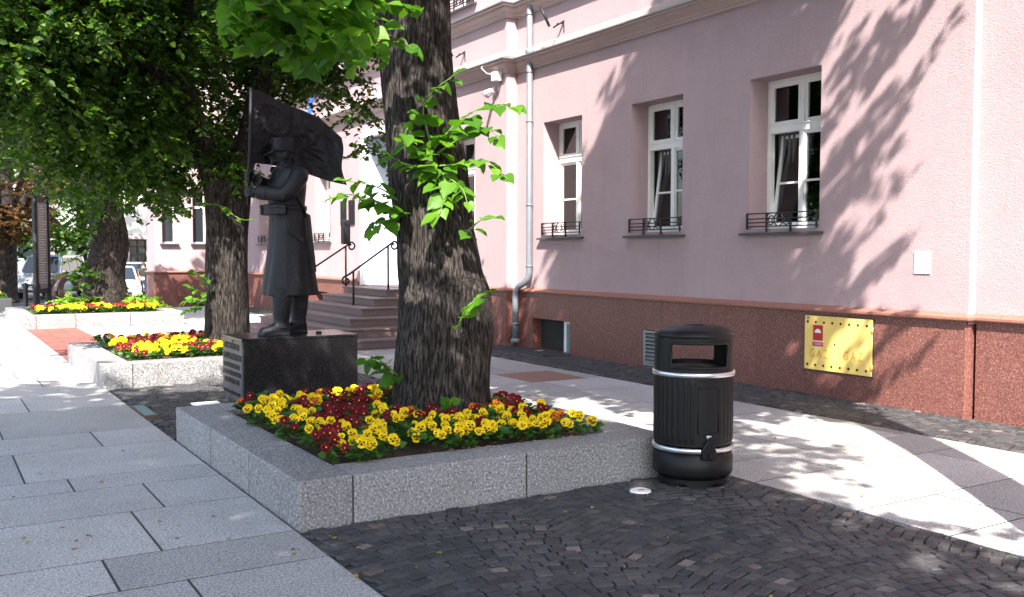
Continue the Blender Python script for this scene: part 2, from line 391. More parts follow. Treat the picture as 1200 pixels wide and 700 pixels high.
# frames sunk into the paving
f = thing('paving_light', 'teal glass plate in a worn frame set in dark cobbles by the pale slabs', 'ground light', (2.04, 11.05, 0))
MB().box(1.985, 2.10, 10.68, 11.44, -.03, .012).build('glass_plate', 'tealglass', f)
b = MB()
for q in ((1.97, 1.985, 10.65, 11.47), (2.10, 2.115, 10.65, 11.47), (1.985, 2.10, 10.65, 10.68), (1.985, 2.10, 11.44, 11.47)): b.box(*q, -.03, .014)
b.build('frame', 'brass', f)
tag(MB().box(2.60, 2.90, 11.16, 11.30, -.02, .016, .003).build('flat_plate', 'paper', None, (2.75, 11.23, 0)), 'small white flat plate on dark cobbles beside the black pedestal', 'plate')
d = thing('round_marker', 'round white disc with a red print on the cobbles beside the litter bin', 'marker', (4.45, 5.43, 0))
MB().lathe([(.001, .016), (.068, .016), (.078, .012), (.08, -.01)], (4.45, 5.43), 28).build('disc', 'paper', d)
MB().poly([(4.425, 5.42, .0165), (4.47, 5.405, .0165), (4.478, 5.425, .0165), (4.433, 5.44, .0165)], (0, 0, .001)).build('print', 'red', d)
tag(MB().box(8.02, 8.17, 5.85, 7.05, -.03, .006, .002).build('drain_cover', 'steel', None, (8.1, 6.4, 0)), 'narrow grey drain cover between pale slabs and cobble strip', 'drain')
gr = thing('light_well_grate', 'flat dark metal grate on the ground before the basement window', 'grate', (9.1, 14.3, 0))
b = MB()
for k in range(30): b.box(8.88, 9.38, 13.42 + k * .06, 13.45 + k * .06, -.01, .03)
b.build('bars', 'darksill', gr); MB().box(8.85, 9.38, 13.37, 13.41, -.02, .035).box(8.85, 9.38, 15.2, 15.24, -.02, .035).box(8.84, 8.88, 13.37, 15.24, -.02, .036).build('frame', 'darksill', gr)

# cobbles laid in segmental arcs
PLANTERS = [(1.975, 5.03, 5.77, 9.2), (1.92, 4.98, 13.1, 16.6), (1.80, 5.45, 24.2, 28.2)]
def blocked(x, y, m=.0):
    for (a, b, c, d_) in PLANTERS:
        if a - m < x < b + m and c - m < y < d_ + m: return True
    if 3.08 - m < x < 4.58 + m and 11.0 - m < y < 11.88 + m: return True
    if 1.95 < x < 2.13 and 10.63 < y < 11.49: return True
    return False
setts = []
def lay(x0, x1, y0, y1, W=1.7, h=.24, ph=0.):
    rw = .082; ln = .098; nrow = int((y1 - y0 + h) / rw) + 2
    for r_ in range(nrow):
        s_ = x0 - rng.uniform(0, ln)
        while s_ < x1:
            L = ln * rng.uniform(.78, 1.25); s = s_ + L / 2; s_ += L
            u = ((s + ph) / W) % 1.0; off = h * 4 * u * (1 - u); sl = h * 4 * (1 - 2 * u) / W
            y = y0 - h + r_ * rw + off + rng.uniform(-.006, .006)
            if not (x0 + .035 < s < x1 - .035 and y0 < y < y1) or blocked(s, y, .03): continue
            a = math.atan(sl); ww = rw * max(.6, math.cos(a)) * .5 - .003
            setts.append((s, y, a + rng.uniform(-.06, .06), L / 2 / max(.7, math.cos(a)) * .98 - .003, ww + rng.uniform(-.004, .003), rng.uniform(-.003, .003)))
lay(XE, XR, 2.6, 16.9); lay(XW, 9.42, 3.0, 17.0, 1.2, .18, .3)
def settverts(hx, hy):
    c = min(hx, hy) * .15; P = []
    for z, d_ in ((-.03, 0), (-.006, 0), (0., c)):
        P += [(-hx + d_, -hy + d_, z), (hx - d_, -hy + d_, z), (hx - d_, hy - d_, z), (-hx + d_, hy - d_, z)]
    return P
SF = [(8, 9, 10, 11)] + [(k + i, k + (i + 1) % 4, k + 4 + (i + 1) % 4, k + 4 + i) for k in (0, 4) for i in range(4)]
def camd(x, y): return x * _f.x + y * _f.y
def inview(x, y):
    d_ = camd(x, y)
    if d_ < 1: return False
    lx = (x * _r.x + y * _r.y) / d_; ly = 1.75 / d_
    return abs(lx) < .55 and ly < .36
vis = sorted([s for s in setts if inview(s[0], s[1])], key=lambda s: camd(s[0], s[1]))
near = set(id(s) for s in vis[:290])
variants = []
for k in range(8):
    P = settverts(.042 + .002 * (k % 4), .037 + .001 * (k // 4)); P = [(x + rng.uniform(-.004, .004), y + rng.uniform(-.004, .004), z + (rng.uniform(-.004, .003) if z > -.001 else 0)) for x, y, z in P]
    variants.append(MB().add(P, SF).mesh('cobble', 'sett'))
far_ = MB()
for s in setts:
    x, y, a, hx, hy, dz = s
    if id(s) in near:
        o = link('cobble', variants[rng.randrange(8)], cobpave, (x, y, dz + .002)); o.rotation_euler = (rng.uniform(-.03, .03), rng.uniform(-.03, .03), a); o.scale = (hx / .045, hy / .0385, 1)
    else:
        ca, sa = math.cos(a), math.sin(a); tx, ty = rng.uniform(-.05, .05), rng.uniform(-.05, .05)
        far_.add([(x + ca * p - sa * q, y + sa * p + ca * q, z + dz + .002 + (p * tx + q * ty if z > -.02 else 0)) for p, q, z in [(p + rng.uniform(-.004, .004), q + rng.uniform(-.004, .004), z) for p, q, z in settverts(hx, hy)]], SF)
o = far_.build('cobbles', 'sett', cobpave, fix=False); o['kind'] = 'stuff'

# ------------------------------------------------------------------ planters
def planter(idx, label, x0, x1, y0, y1, jl, jf, t=.37, h=.31):
    p = thing('granite_planter', label, 'planter', ((x0 + x1) / 2, (y0 + y1) / 2, 0), 'granite planters in a row')
    gp = .0045
    def stone(a, b, c, d_): bevel(MB().box(a + gp, b - gp, c + gp, d_ - gp, -.03, h + rng.uniform(-.002, .002)).build('curb_stone', 'curb', p), .008, 2)
    e_ = .007
    for a, b, c, d_ in ((x0 + e_, x0 + t - e_, y0 + e_, y1 - e_), (x1 - t + e_, x1 - e_, y0 + e_, y1 - e_), (x0 + t - e_, x1 - t + e_, y0 + e_, y0 + t - e_), (x0 + t - e_, x1 - t + e_, y1 - t + e_, y1 - e_)): MB().box(a, b, c, d_, -.03, h - .008).build('mortar', 'slabjoint', p)
    ys = [y0] + jl + [y1]
    for a, b in zip(ys, ys[1:]): stone(x0, x0 + t, a, b)
    xs = [x0 + t] + jf + [x1]
    for a, b in zip(xs, xs[1:]): stone(a, b, y0, y0 + t)
    n = 3
    for k in range(n): stone(x1 - t, x1, y0 + t + (y1 - y0 - t) * k / n, y0 + t + (y1 - y0 - t) * (k + 1) / n)
    for k in range(2): stone(x0 + t + (x1 - x0 - 2 * t) * k / 2, x0 + t + (x1 - x0 - 2 * t) * (k + 1) / 2, y1 - t, y1)
    nx = ny = 26; V = []; F = []
    for j in range(ny + 1):
        for i in range(nx + 1):
            x = x0 + t - .01 + (x1 - x0 - 2 * t + .02) * i / nx; y = y0 + t - .01 + (y1 - y0 - 2 * t + .02) * j / ny
            e = min(i, nx - i, j, ny - j) / nx
            V.append((x, y, .25 + .06 * min(1, e * 5) + .025 * mnoise.noise(Vector((x * 5, y * 5, idx)))))
    for j in range(ny):
        for i in range(nx): q = j * (nx + 1) + i; F.append((q, q + 1, q + nx + 2, q + nx + 1))
    MB().add(V, F, True).build('soil', 'soil', p, fix=False)
    return p
planter(0, 'pale granite planter around the thick trunk next to the litter bin', *PLANTERS[0], [6.86, 7.95], [3.68])
planter(1, 'pale granite planter behind the dark soldier statue', *PLANTERS[1], [14.3, 15.5], [3.7])
planter(2, 'long low granite planter with the tall dark information board behind it', *PLANTERS[2], [25.5, 27], [3.0, 4.2])

# ------------------------------------------------------------------ town building
bld = thing('town_building', 'long pink plastered building with red granite base and white windows', 'building', (9.4, 14, 0))
FX, BX, RX = 9.44, 9.21, 9.56          # plaster planes: middle, projecting bay, right recess
YB, YR = 15.17, 6.10                   # bay corner, recess corner
PLAN = [(RX, -8), (RX, YR), (FX, YR), (FX, YB), (BX, YB), (BX, 34.98), (6.9, 34.98), (6.9, 36.3)]
TOP = 10.2
def sweep(plan, prof):
    """profile (outward offset, z) swept along an axis-aligned plan path, outward = left of the path"""
    rs = []
    n = len(plan)
    for i in range(n):
        p = Vector(plan[i]); dirs = []
        if i > 0: dirs.append((p - Vector(plan[i - 1])).normalized())
        if i < n - 1: dirs.append((Vector(plan[i + 1]) - p).normalized())
        nr = [Vector((-d_.y, d_.x)) for d_ in dirs]
        if len(nr) == 2: m = nr[0] + nr[1]; m = m / (m.dot(nr[0]))
        else: m = nr[0]
        rs.append([(p.x + m.x * o_, p.y + m.y * o_, z) for o_, z in prof])
    return MB().rings(rs, True, True, True, False)
def holed(axis, plane, a0, a1, z0, z1, holes, depth, flip=1):
    """wall sheet with rectangular openings and reveals; axis 'y' = sheet at X=plane running along Y"""
    m = MB(); As = sorted({a0, a1} | {h for q in holes for h in q[:2]}); Zs = sorted({z0, z1} | {h for q in holes for h in q[2:4]})
    P = (lambda a, z, d_=0.: (plane + d_, a, z)) if axis == 'y' else (lambda a, z, d_=0.: (a, plane + d_, z))
    for a, b in zip(As, As[1:]):
        for c, d_ in zip(Zs, Zs[1:]):
            if any(q[0] < (a + b) / 2 < q[1] and q[2] < (c + d_) / 2 < q[3] for q in holes): continue
            m.add([P(a, c), P(b, c), P(b, d_), P(a, d_)], [(0, 1, 2, 3)])
    for q in holes:
        e = q[4] if len(q) > 4 else depth
        for (a, c), (b, d_) in (((q[0], q[2]), (q[1], q[2])), ((q[1], q[2]), (q[1], q[3])), ((q[1], q[3]), (q[0], q[3])), ((q[0], q[3]), (q[0], q[2]))):
            m.add([P(a, c), P(b, d_), P(b, d_, e), P(a, c, e)], [(0, 1, 2, 3)])
    return m
WZ0, WZ1, RV = 2.07, 4.06, .37
WIN_F = [(8.11, 9.30), (10.62, 11.81), (13.12, 14.29)]
WIN_B = [(16.35, 17.5), (24.15, 25.3), (26.75, 27.9), (29.3, 30.45), (31.9, 33.05)]
UPZ0, UPZ1 = 6.62, 8.7
DOOR = (19.25, 21.92, .97, 4.6, 1.05)
WIN_R = [(2.6, 3.8), (-.6, .6)]
wf = [(*w, WZ0, WZ1) for w in WIN_F] + [(*w, UPZ0, UPZ1) for w in WIN_F]
wb = [(*w, WZ0, WZ1) for w in WIN_B] + [(*w, UPZ0, UPZ1) for w in WIN_B] + [DOOR, (19.9, 21.1, UPZ0, UPZ1)]
wr = [(*w, WZ0, WZ1) for w in WIN_R] + [(*w, UPZ0, UPZ1) for w in WIN_R]
holed('y', FX, YR, YB, 1.0, TOP, wf, RV).build('wall', 'plaster', bld)
holed('y', BX, YB, 34.98, .9, TOP, wb, RV).build('wall', 'plaster', bld)
holed('y', RX, -8, YR, 1.0, TOP, wr, RV).build('wall', 'plaster', bld)
MB().add([(BX, YB, 1.0), (FX, YB, 1.0), (FX, YB, TOP), (BX, YB, TOP)], [(0, 1, 2, 3)]).build('wall', 'plaster', bld)
MB().add([(FX, YR, 1.0), (RX, YR, 1.0), (RX, YR, TOP), (FX, YR, TOP)], [(0, 1, 2, 3)]).build('wall', 'plaster', bld)
WING = [(7.15, 7.62, WZ0, WZ1), (8.2, 8.67, WZ0, WZ1)]
holed('x', 34.98, 6.9, 9.21, 1.0, TOP, WING, .28).build('wing_wall', 'plaster', bld)
MB().add([(6.9, 34.98, -.4), (6.9, 36.3, -.4), (6.9, 36.3, TOP), (6.9, 34.98, TOP)], [(0, 1, 2, 3)]).build('wing_wall', 'plaster', bld)
MB().box(6.92, 9.6, 35.9, 36.0, -.4, TOP).build('inner_wall', 'dark', bld)
# back, end walls and roof close the volume
m = MB(); m.box(12.4, 12.5, -8, 36.3, -.4, TOP).box(9.6, 12.5, -8.1, -8.0, -.4, TOP).box(6.9, 12.5, 36.3, 36.4, -.4, TOP); m.build('back_wall', 'room', bld)
m = MB(); m.add([(9.0, -8.3, TOP), (9.0, 34.8, TOP), (12.7, 34.8, 12.2), (12.7, -8.3, 12.2)], [(0, 1, 2, 3)]); m.add([(6.6, 34.7, TOP), (6.6, 36.6, TOP), (12.7, 36.6, 12.2), (12.7, 34.7, 12.2)], [(0, 1, 2, 3)])
m.build('roof', 'rust', bld)
MB().add([(9.3, -8, 5.3), (12.4, -8, 5.3), (12.4, 36, 5.3), (9.3, 36, 5.3)], [(0, 1, 2, 3)]).box(9.8, 12.4, -8, 35.8, .85, .9).build('inner_floor', 'room', bld)
# mouldings
def mould(z, s=1.):
    return [(-.02, z), (.03 * s, z), (.03 * s, z + .03), (.055 * s, z + .045), (.06 * s, z + .075), (.10 * s, z + .10), (.14 * s, z + .13), (.145 * s, z + .165), (.19 * s, z + .175), (.19 * s, z + .205), (-.02, z + .205)]
sweep(PLAN, mould(5.06)).build('cornice', 'moulding', bld)
sweep(PLAN, [(-.02, 5.268), (.215, 5.268), (.22, 5.285), (.0, 5.345), (-.02, 5.345)]).build('flashing', 'flashing', bld)
sweep(PLAN, [(-.02, 5.35), (.035, 5.35), (.035, 5.44), (.012, 5.46), (-.02, 5.46)]).build('string_course', 'moulding', bld)
sweep(PLAN, mould(6.06)).build('cornice', 'moulding', bld)
sweep(PLAN, [(-.02, 6.268), (.215, 6.268), (.22, 6.285), (.0, 6.345), (-.02, 6.345)]).build('flashing', 'flashing', bld)
sweep(PLAN, mould(9.9, 2.)).build('cornice', 'moulding', bld)
PPL = [(RX - .04, -8), (RX - .04, YR), (FX - .04, YR), (FX - .04, YB), (BX - .04, YB), (BX - .04, 18.2)]
lp = [(-.06, 1.035), (.05, 1.035), (.06, 1.05), (.06, 1.075), (-.06, 1.125)]
sweep(PPL, lp).build('base_ledge', 'ledge', bld)
sweep([(BX - .04, 22.3), (BX - .04, 34.94), (6.86, 34.94), (6.86, 36.3)], lp).build('base_ledge', 'ledge', bld)
# red granite base, panel by panel
PX, PB, PR_ = FX - .04, BX - .04, RX - .04
def panel_y(X, ya, yb, z0=-.4, z1=1.035): bevel(MB().box(X, X + .2, ya + .002, yb - .002, z0, z1).build('granite_panel', 'plinth', bld), .003, 1)
BW = (13.40, 14.58, .02, .575)
joints = [6.10, 6.78, 7.24, 8.27, 9.1, 10.0, 10.6, 11.0]
for a, b in zip(joints, joints[1:]): panel_y(PX, a, b)
panel_y(PX, 11.0, 11.42, .58); panel_y(PX, 11.0, 11.42, -.4, .03); panel_y(PX, 11.42, 12.45); panel_y(PX, 12.45, 13.40)
panel_y(PX, 13.40, 14.58, .575); panel_y(PX, 13.4, 14.58, -.4, .015); panel_y(PX, 14.58, YB + .1)
for a, b in zip([-8, -5, -2, 0, 1.5, 3.0, 4.4], [-5, -2, 0, 1.5, 3.0, 4.4, YR - .04]): panel_y(PR_, a, b)
for a, b in ((YB - .04, 16.1), (16.1, 17.2), (17.2, 18.3), (22.2, 23.3), (23.3, 24.3)): panel_y(PB, a, b)
panel_y(PB, 24.3, 25.3, .7); panel_y(PB, 24.3, 25.3, -.4, .05)
for a, b in ((25.3, 26.7), (26.7, 28.2), (28.2, 30), (30, 32), (32, 34.98)): panel_y(PB, a, b)
for k in range(3): bevel(MB().box(6.86 + k * .783 + .002, 6.86 + (k + 1) * .783 - .002, 34.94, 35.1, -.4, 1.035).build('granite_panel', 'plinth', bld), .003, 1)
MB().box(6.86, 6.9, 35.1, 36.3, -.4, 1.035).build('granite_panel', 'plinth', bld)
# basement openings
MB().box(PX + .2, PX + .9, 13.3, 14.7, 0, .6).build('basement_void', 'dark', bld); MB().box(PB + .2, PB + .6, 24.2, 25.4, 0, .75).build('basement_void', 'dark', bld)
bw = MB().box(9.52, 9.56, 13.66, 13.74, .02, .57).box(9.52, 9.56, 13.405, 13.66, .52, .57).build('basement_window', 'white', bld)
MB().box(9.535, 9.545, 13.405, 13.66, .02, .52).build('pane', 'tealglass', bw)
for ya_ in (14.575, 13.4): MB().box(9.41, 9.6, ya_, ya_ + .005, .02, .57).build('reveal', 'plinth', bld)
vg = MB()
vg.box(9.385, 9.41, 11.01, 11.05, .04, .57).box(9.385, 9.41, 11.37, 11.41, .04, .57).box(9.385, 9.41, 11.05, 11.37, .04, .07).box(9.385, 9.41, 11.05, 11.37, .54, .57)
vent = vg.build('vent_grille', 'steel', bld)
for k in range(8): MB().poly([(9.39, 11.05, .08 + k * .058), (9.43, 11.05, .115 + k * .058), (9.43, 11.05, .12 + k * .058), (9.39, 11.05, .086 + k * .058)], (0, .32, 0)).build('slat', 'steel', vent)
MB().box(9.45, 9.5, 11.02, 11.4, .03, .58).build('vent_void', 'dark', bld)

# windows
def bar(m, axis, plane, a0, a1, z0, z1, d0, d1):
    if axis == 'y': m.box(plane + d0, plane + d1, a0, a1, z0, z1)
    else: m.box(a0, a1, plane + d0, plane + d1, z0, z1)
def window(plane, y0, y1, z0, z1, tilt=False, rv=RV, guard=True, curtain='netcurtain', detail=True):
    m = MB(); A = lambda *q: bar(m, 'y', plane + rv, *q)
    zt = z0 + (z1 - z0) * .655; ym = (y0 + y1) / 2; fw = .055
    A(y0, y0 + fw, z0, z1, -.03, .05); A(y1 - fw, y1, z0, z1, -.03, .05); A(y0 + fw, y1 - fw, z1 - fw, z1, -.03, .05); A(y0 + fw, y1 - fw, z0, z0 + fw, -.03, .05)
    A(y0 + fw, y1 - fw, zt - .02, zt + .075, -.045, .05); A(y0 + fw, y1 - fw, zt + .075, zt + .09, -.06, -.02); A(ym - .035, ym + .035, zt + .09, z1 - fw, -.035, .05)
    A(ym - .04, ym + .04, z0 + fw, zt - .02, -.038, .03)
    w = m.build('window', 'white', bld)
    def sash(a, b, c, d_, cross, ang=0., pull=0.):
        s = MB(); t = .045; X = plane + rv
        s.box(X - .02, X + .025, a, a + t, c, d_).box(X - .02, X + .025, b - t, b, c, d_).box(X - .02, X + .025, a + t, b - t, c, c + t).box(X - .02, X + .025, a + t, b - t, d_ - t, d_)
        if cross: zz = c + (d_ - c) * .47; s.box(X - .015, X + .02, a + t, b - t, zz - .014, zz + .014)
        gl = MB().box(X, X + .004, a + t * .8, b - t * .8, c + t * .8, d_ - t * .8)
        if ang:
            for q in (s, gl): q.v = [(x + math.sin(ang) * (z - c) + .03, y, c + (z - c) * math.cos(ang)) for x, y, z in q.v]
        s.build('sash', 'white', w); gl.build('pane', 'glass', w)
    sash(y0 + fw, ym - .035, zt + .09, z1 - fw, False); sash(ym + .035, y1 - fw, zt + .09, z1 - fw, False)
    sash(y0 + fw, ym - .012, z0 + fw, zt - .02, True); sash(ym + .012, y1 - fw, z0 + fw, zt - .02, True, R(8) if tilt else 0)
    MB().poly([(plane - .09, y0 - .09, z0 - .055), (plane - .09, y1 + .09, z0 - .055), (plane + rv, y1 + .0, z0 + .012), (plane + rv, y0 - .0, z0 + .012)], (0, 0, -.03)).build('window_sill', 'darksill', bld)
    # shallow room with curtain behind the glass
    X = plane + rv + .06; r = MB()
    r.box(X, X + 2.0, y0 - .25, y0 - .2, z0 - .5, z1 + .3).box(X, X + 2.0, y1 + .2, y1 + .25, z0 - .5, z1 + .3).box(X + 2.0, X + 2.05, y0 - .25, y1 + .25, z0 - .5, z1 + .3)
    r.box(X, X + 2.0, y0 - .25, y1 + .25, z1 + .3, z1 + .34).box(X, X + 2, y0 - .25, y1 + .25, z0 - .54, z0 - .5); r.build('room', 'room', w)
    if curtain:
        for a, b in ((y0, y0 + .3), (y1 - .34, y1)):
            n = 26; V = []
            for i in range(n + 1):
                t = i / n; V.append((X + .12 + .03 * math.sin(t * 26), a + (b - a) * t))
            MB().add([(x, y, z0 - .1) for x, y in V] + [(x, y, z1 + .1) for x, y in V], [(i, i + 1, n + 2 + i, n + 1 + i) for i in range(n)], True).build('curtain', curtain, w, fix=False)
    if not guard: return
    # wrought iron guard on the sill
    gd = MB(); X = plane - .035; zb, zt2 = z0 + .0, z0 + .205
    for z in (zb + .035, zb + .085, zb + .135, zt2): gd.box(X - .008, X + .008, y0 + .01, y1 - .01, z - .008, z + .008)
    L = y1 - y0; c0, c1 = y0 + .36 * L, y0 + .70 * L
    for y in (y0 + .01, c0, c1, y1 - .01): gd.box(X - .011, X + .011, y - .011, y + .011, zb - .04 if y in (c0, c1) else zb, zt2 + .008)
    for y in (y0 + .01, y1 - .01):
        for z in (zb + .035, zt2): gd.box(X, plane + .02, y - .007, y + .007, z - .007, z + .007)
    go = gd.build('window_guard', 'ironblack', bld)
    zc = (zb + .035 + zt2) / 2; ro = (zt2 - zb - .035) / 2
    for k, yc in enumerate((c0 + (c1 - c0) * .18, (c0 + c1) / 2, c0 + (c1 - c0) * .82)):
        pts = []
        if k == 1: pts = [(X, yc + math.cos(t) * ro * .85, zc + math.sin(t) * ro) for t in [i * math.pi * 2 / 20 for i in range(21)]]
        else:
            sg = 1 if k == 0 else -1
            for i in range(30):
                t = i / 29; rr = ro * (1 - .75 * t); ang = math.pi / 2 + t * 3.6 * math.pi
                pts.append((X, yc + sg * math.cos(ang) * rr, zc + math.sin(ang) * rr))
        MB().tube(pts, .0085, 5).build('scroll', 'ironblack', go)
for i, (a, b) in enumerate(WIN_F): window(FX, a, b, WZ0, WZ1, tilt=i < 2, curtain='curtain' if i == 2 else 'netcurtain')
for a, b in WIN_B: window(BX, a, b, WZ0, WZ1)
for a, b in WIN_R: window(RX, a, b, WZ0, WZ1)
for P_, W_ in ((FX, WIN_F), (BX, WIN_B + [(19.9, 21.1)]), (RX, WIN_R)):
    for a, b in W_: window(P_, a, b, UPZ0, UPZ1, guard=(P_ == BX and a < 17))
for (a, b, c, d_) in WING:
    m = MB()
    for q in ((a, a + .05, c, d_), (b - .05, b, c, d_), (a + .05, b - .05, d_ - .05, d_), (a + .05, b - .05, c, c + .05), (a + .05, b - .05, c + 1.25, c + 1.33)): bar(m, 'x', 35.2, *q, 0, .05)
    w = m.build('window', 'white', bld); MB().box(a + .05, b - .05, 35.22, 35.23, c + .05, d_ - .05).build('pane', 'carglass', w)
    MB().box(a - .08, b + .08, 34.86, 35.24, c - .06, c - .01).build('window_sill', 'darksill', bld)
# doorway
m = MB(); dX = BX + 1.05
MB().box(BX - .03, BX + .12, 21.88, 22.06, .97, 4.7).box(BX - .03, BX + .12, 19.11, 19.29, .97, 4.7).box(BX - .03, BX + .12, 19.29, 21.88, 4.54, 4.7).build('door_surround', 'white', bld)
for ya_, yb_ in ((21.895, 21.915), (19.255, 19.275)): MB().box(BX + .121, dX, ya_, yb_, .97, 4.55).build('door_jamb', 'paleblue', bld)
dr = MB().box(dX - .05, dX, 19.26, 20.56, .99, 3.5).box(dX - .05, dX, 20.6, 21.9, .99, 3.5).box(dX - .04, dX, 19.26, 21.9, 3.5, 4.56).build('door', 'paleblue', bld)
for y in (19.4, 20.74):
    MB().box(dX - .062, dX - .05, y, y + 1.02, 1.2, 2.0).box(dX - .062, dX - .05, y, y + 1.02, 2.15, 3.35).build('door_panel', 'white', dr)
MB().tube([(dX - .05, 20.68, 2.0), (dX - .11, 20.68, 2.0), (dX - .11, 20.78, 2.0)], .012, 8).build('handle', 'brass', dr)
MB().box(BX - .04, dX, 19.2, 21.95, .9, .965).build('threshold', 'darksill', bld)
# plaques on the wall left of the door
for y0, z0, h in ((22.45, 2.45, .62), (23.0, 2.45, .62)):
    pq = MB().box(BX - .03, BX + .01, y0, y0 + .36, z0, z0 + h).build('wall_plaque', 'ironblack', bld)
    MB().box(BX - .036, BX - .03, y0 + .04, y0 + .32, z0 + .05, z0 + h - .05).build('relief', 'bronze', pq)
tag_ = MB().box(FX - .012, FX + .01, 6.56, 6.76, 1.53, 1.77).build('cover_plate', 'white', bld)
for y in (6.58, 6.74):
    for z in (1.55, 1.75): MB().box(FX - .016, FX - .012, y - .006, y + .006, z - .006, z + .006).build('screw', 'steel', tag_)
MB().box(BX - .012, BX + .01, 28.6, 28.75, 1.35, 1.65).build('cover_plate', 'white', bld)
# downpipe
dp = MB().tube([(9.36, 14.62, 10.0), (9.36, 14.62, 1.42), (9.355, 14.64, 1.3), (9.31, 14.72, 1.2), (9.285, 14.86, 1.14), (9.27, 14.94, 1.05), (9.27, 14.95, .9), (9.27, 14.95, .16)], .058, 14).build('downpipe', 'zinc', bld)
for z in (2.6, 4.1, 4.98, 6.0, 1.5): MB().lathe([(.056, z), (.066, z), (.066, z + .03), (.056, z + .03)], (9.36, 14.62), 14).build('pipe_collar', 'zinc', dp)
MB().lathe([(.05, .1), (.085, .1), (.085, .16), (.07, .18), (.05, .18)], (9.27, 14.95), 14).build('pipe_shoe', 'zinc', dp)
MB().tube([(9.36, 14.95, .45), (9.2, 14.95, .45), (9.2, 14.86, .40), (9.3, 14.85, .3)], .006, 6).lathe([(.057, .44), (.066, .44), (.066, .47), (.057, .47)], (9.27, 14.95), 14).build('pipe_clip', 'steel', dp)
# hopper bracket between the cornices
MB().lathe([(.057, 5.30), (.085, 5.33), (.085, 5.38), (.057, 5.42)], (9.36, 14.62), 14).build('pipe_collar', 'zinc', dp)
# flag holders
for X, y in ((FX, 13.66), (BX, 16.75)):
    h = thing('flag_bracket', 'black tubular flag holder above the cornice ' + ('right of the downpipe' if X == FX else 'left of the downpipe'), 'bracket', (X, y, 5.6))
    MB().tube([(X, y, 5.52), (X, y, 5.72)], .012, 6).tube([(X, y, 5.68), (X - .12, y + .05, 5.66)], .014, 6).build('arm', 'ironblack', h)
    MB().tube([(X - .02, y - .02, 5.55), (X - .22, y + .12, 5.62), (X - .36, y + .2, 5.96)][1:], .024, 8).tube([(X, y, 5.72), (X - .16, y + .1, 5.6)], .014, 6).build('socket', 'ironblack', h)
ff = MB(); n = 8
V = [(BX - .25 - .03 * i, 24.6 + .02 * math.sin(i * 2) + .07 * j, 5.9 - .16 * i) for i in range(n) for j in range(6)]
ff.add(V, [(i * 6 + j, i * 6 + j + 1, i * 6 + 7 + j, i * 6 + 6 + j) for i in range(n - 1) for j in range(5)], True)
fo = thing('hanging_flag', 'blue flag hung on the facade behind the tree leaves', 'flag', (BX, 24.6, 5.7))
ff.build('cloth', 'bluefabric', fo, fix=False); MB().tube([(BX, 24.55, 5.6), (BX - .6, 24.55, 6.2)], .015, 6).build('staff', 'ironblack', fo)
# cctv
cc = thing('security_camera', 'small white security camera under the cornice beside the downpipe', 'camera', (BX, 15.4, 4.9))
MB().tube([(BX - .02, 15.75, 5.24), (BX - .16, 15.76, 5.3), (BX - .22, 15.72, 5.2), (BX - .2, 15.55, 5.08), (BX - .14, 15.42, 5.05)], .01, 6).build('cable', 'white', cc)
MB().box(BX - .17, BX - .03, 15.3, 15.44, 4.93, 5.09).build('housing', 'white', cc)
MB().tube([(BX - .02, 15.55, 4.72), (BX - .16, 15.5, 4.76), (BX - .32, 15.48, 4.68)], [.03, .045, .045], 10).build('lens_barrel', 'white', cc)
MB().tube([(BX, 15.36, 4.95), (BX - .05, 15.4, 4.75)], .012, 6).build('bracket', 'steel', cc)

# gas cabinet
gc = thing('gas_cabinet', 'yellow two-door gas cabinet lettered GAZ on the red granite base', 'gas cabinet', (PX, 7.75, .32))
gx = PX - .022
MB().box(PX - .012, PX + .02, 7.245, 8.265, .305, .992).build('frame', 'dark', gc)
doors = []
for a, b in ((7.255, 7.79), (7.795, 8.255)): doors.append(bevel(MB().box(gx, PX - .008, a, b, .315, .985).build('door', 'gas', gc), .004))
for k in range(8):
    y = 7.33 + k * .125 + (.0 if k < 4 else .0)
    for z in (.375, .905):
        MB().tube([(gx - .0015, y, z), (gx - .003, y, z)], .0165, 12).build('vent_hole', 'dark', doors[0] if y < 7.79 else doors[1])
for z in (.42, .86): MB().tube([(gx - .004, 7.252, z - .035), (gx - .004, 7.252, z + .035)], .011, 8).build('hinge', 'gas', doors[0])
MB().tube([(gx - .002, 7.785, .65), (gx - .006, 7.785, .65)], .012, 10).build('lock', 'dark', doors[0])
MB().tube([(gx - .002, 8.2, .955), (gx - .006, 8.2, .955)], .02, 10).build('lock', 'steel', doors[1])
st = MB().box(gx - .003, gx, 7.97, 8.12, .68, .87).build('warning_sticker', 'red', doors[1])
MB().poly([(gx - .0035, 8.045 + .048 * math.cos(t), .775 + .048 * math.sin(t)) for t in [math.pi * i / 14 for i in range(15)]], (-.001, 0, 0)).build('half_disc', 'paper', st)
s2 = MB().box(gx - .003, gx, 7.965, 8.125, .60, .675).build('warning_strip', 'red', doors[1])
MB().box(gx - .004, gx - .003, 7.965, 8.125, .664, .675).box(gx - .004, gx - .003, 7.965, 8.125, .60, .606).box(gx - .004, gx - .003, 7.985, 8.105, .628, .632).box(gx - .004, gx - .003, 7.985, 8.105, .645, .649).build('strip_print', 'paper', s2)
def text_mesh(txt, size, ext=.001):
    c = bpy.data.curves.new('lettering', 'FONT'); c.body = txt; c.size = size; c.extrude = ext; c.align_x = 'CENTER'
    o = bpy.data.objects.new('tmp', c); col.objects.link(o); dg = bpy.context.evaluated_depsgraph_get(); dg.update()
    me = bpy.data.meshes.new_from_object(o.evaluated_get(dg)); bpy.data.objects.remove(o); me.name = 'lettering'; return me
gme = text_mesh('G A Z', .15); gme.materials.clear(); gme.materials.append(MT['gastext'])
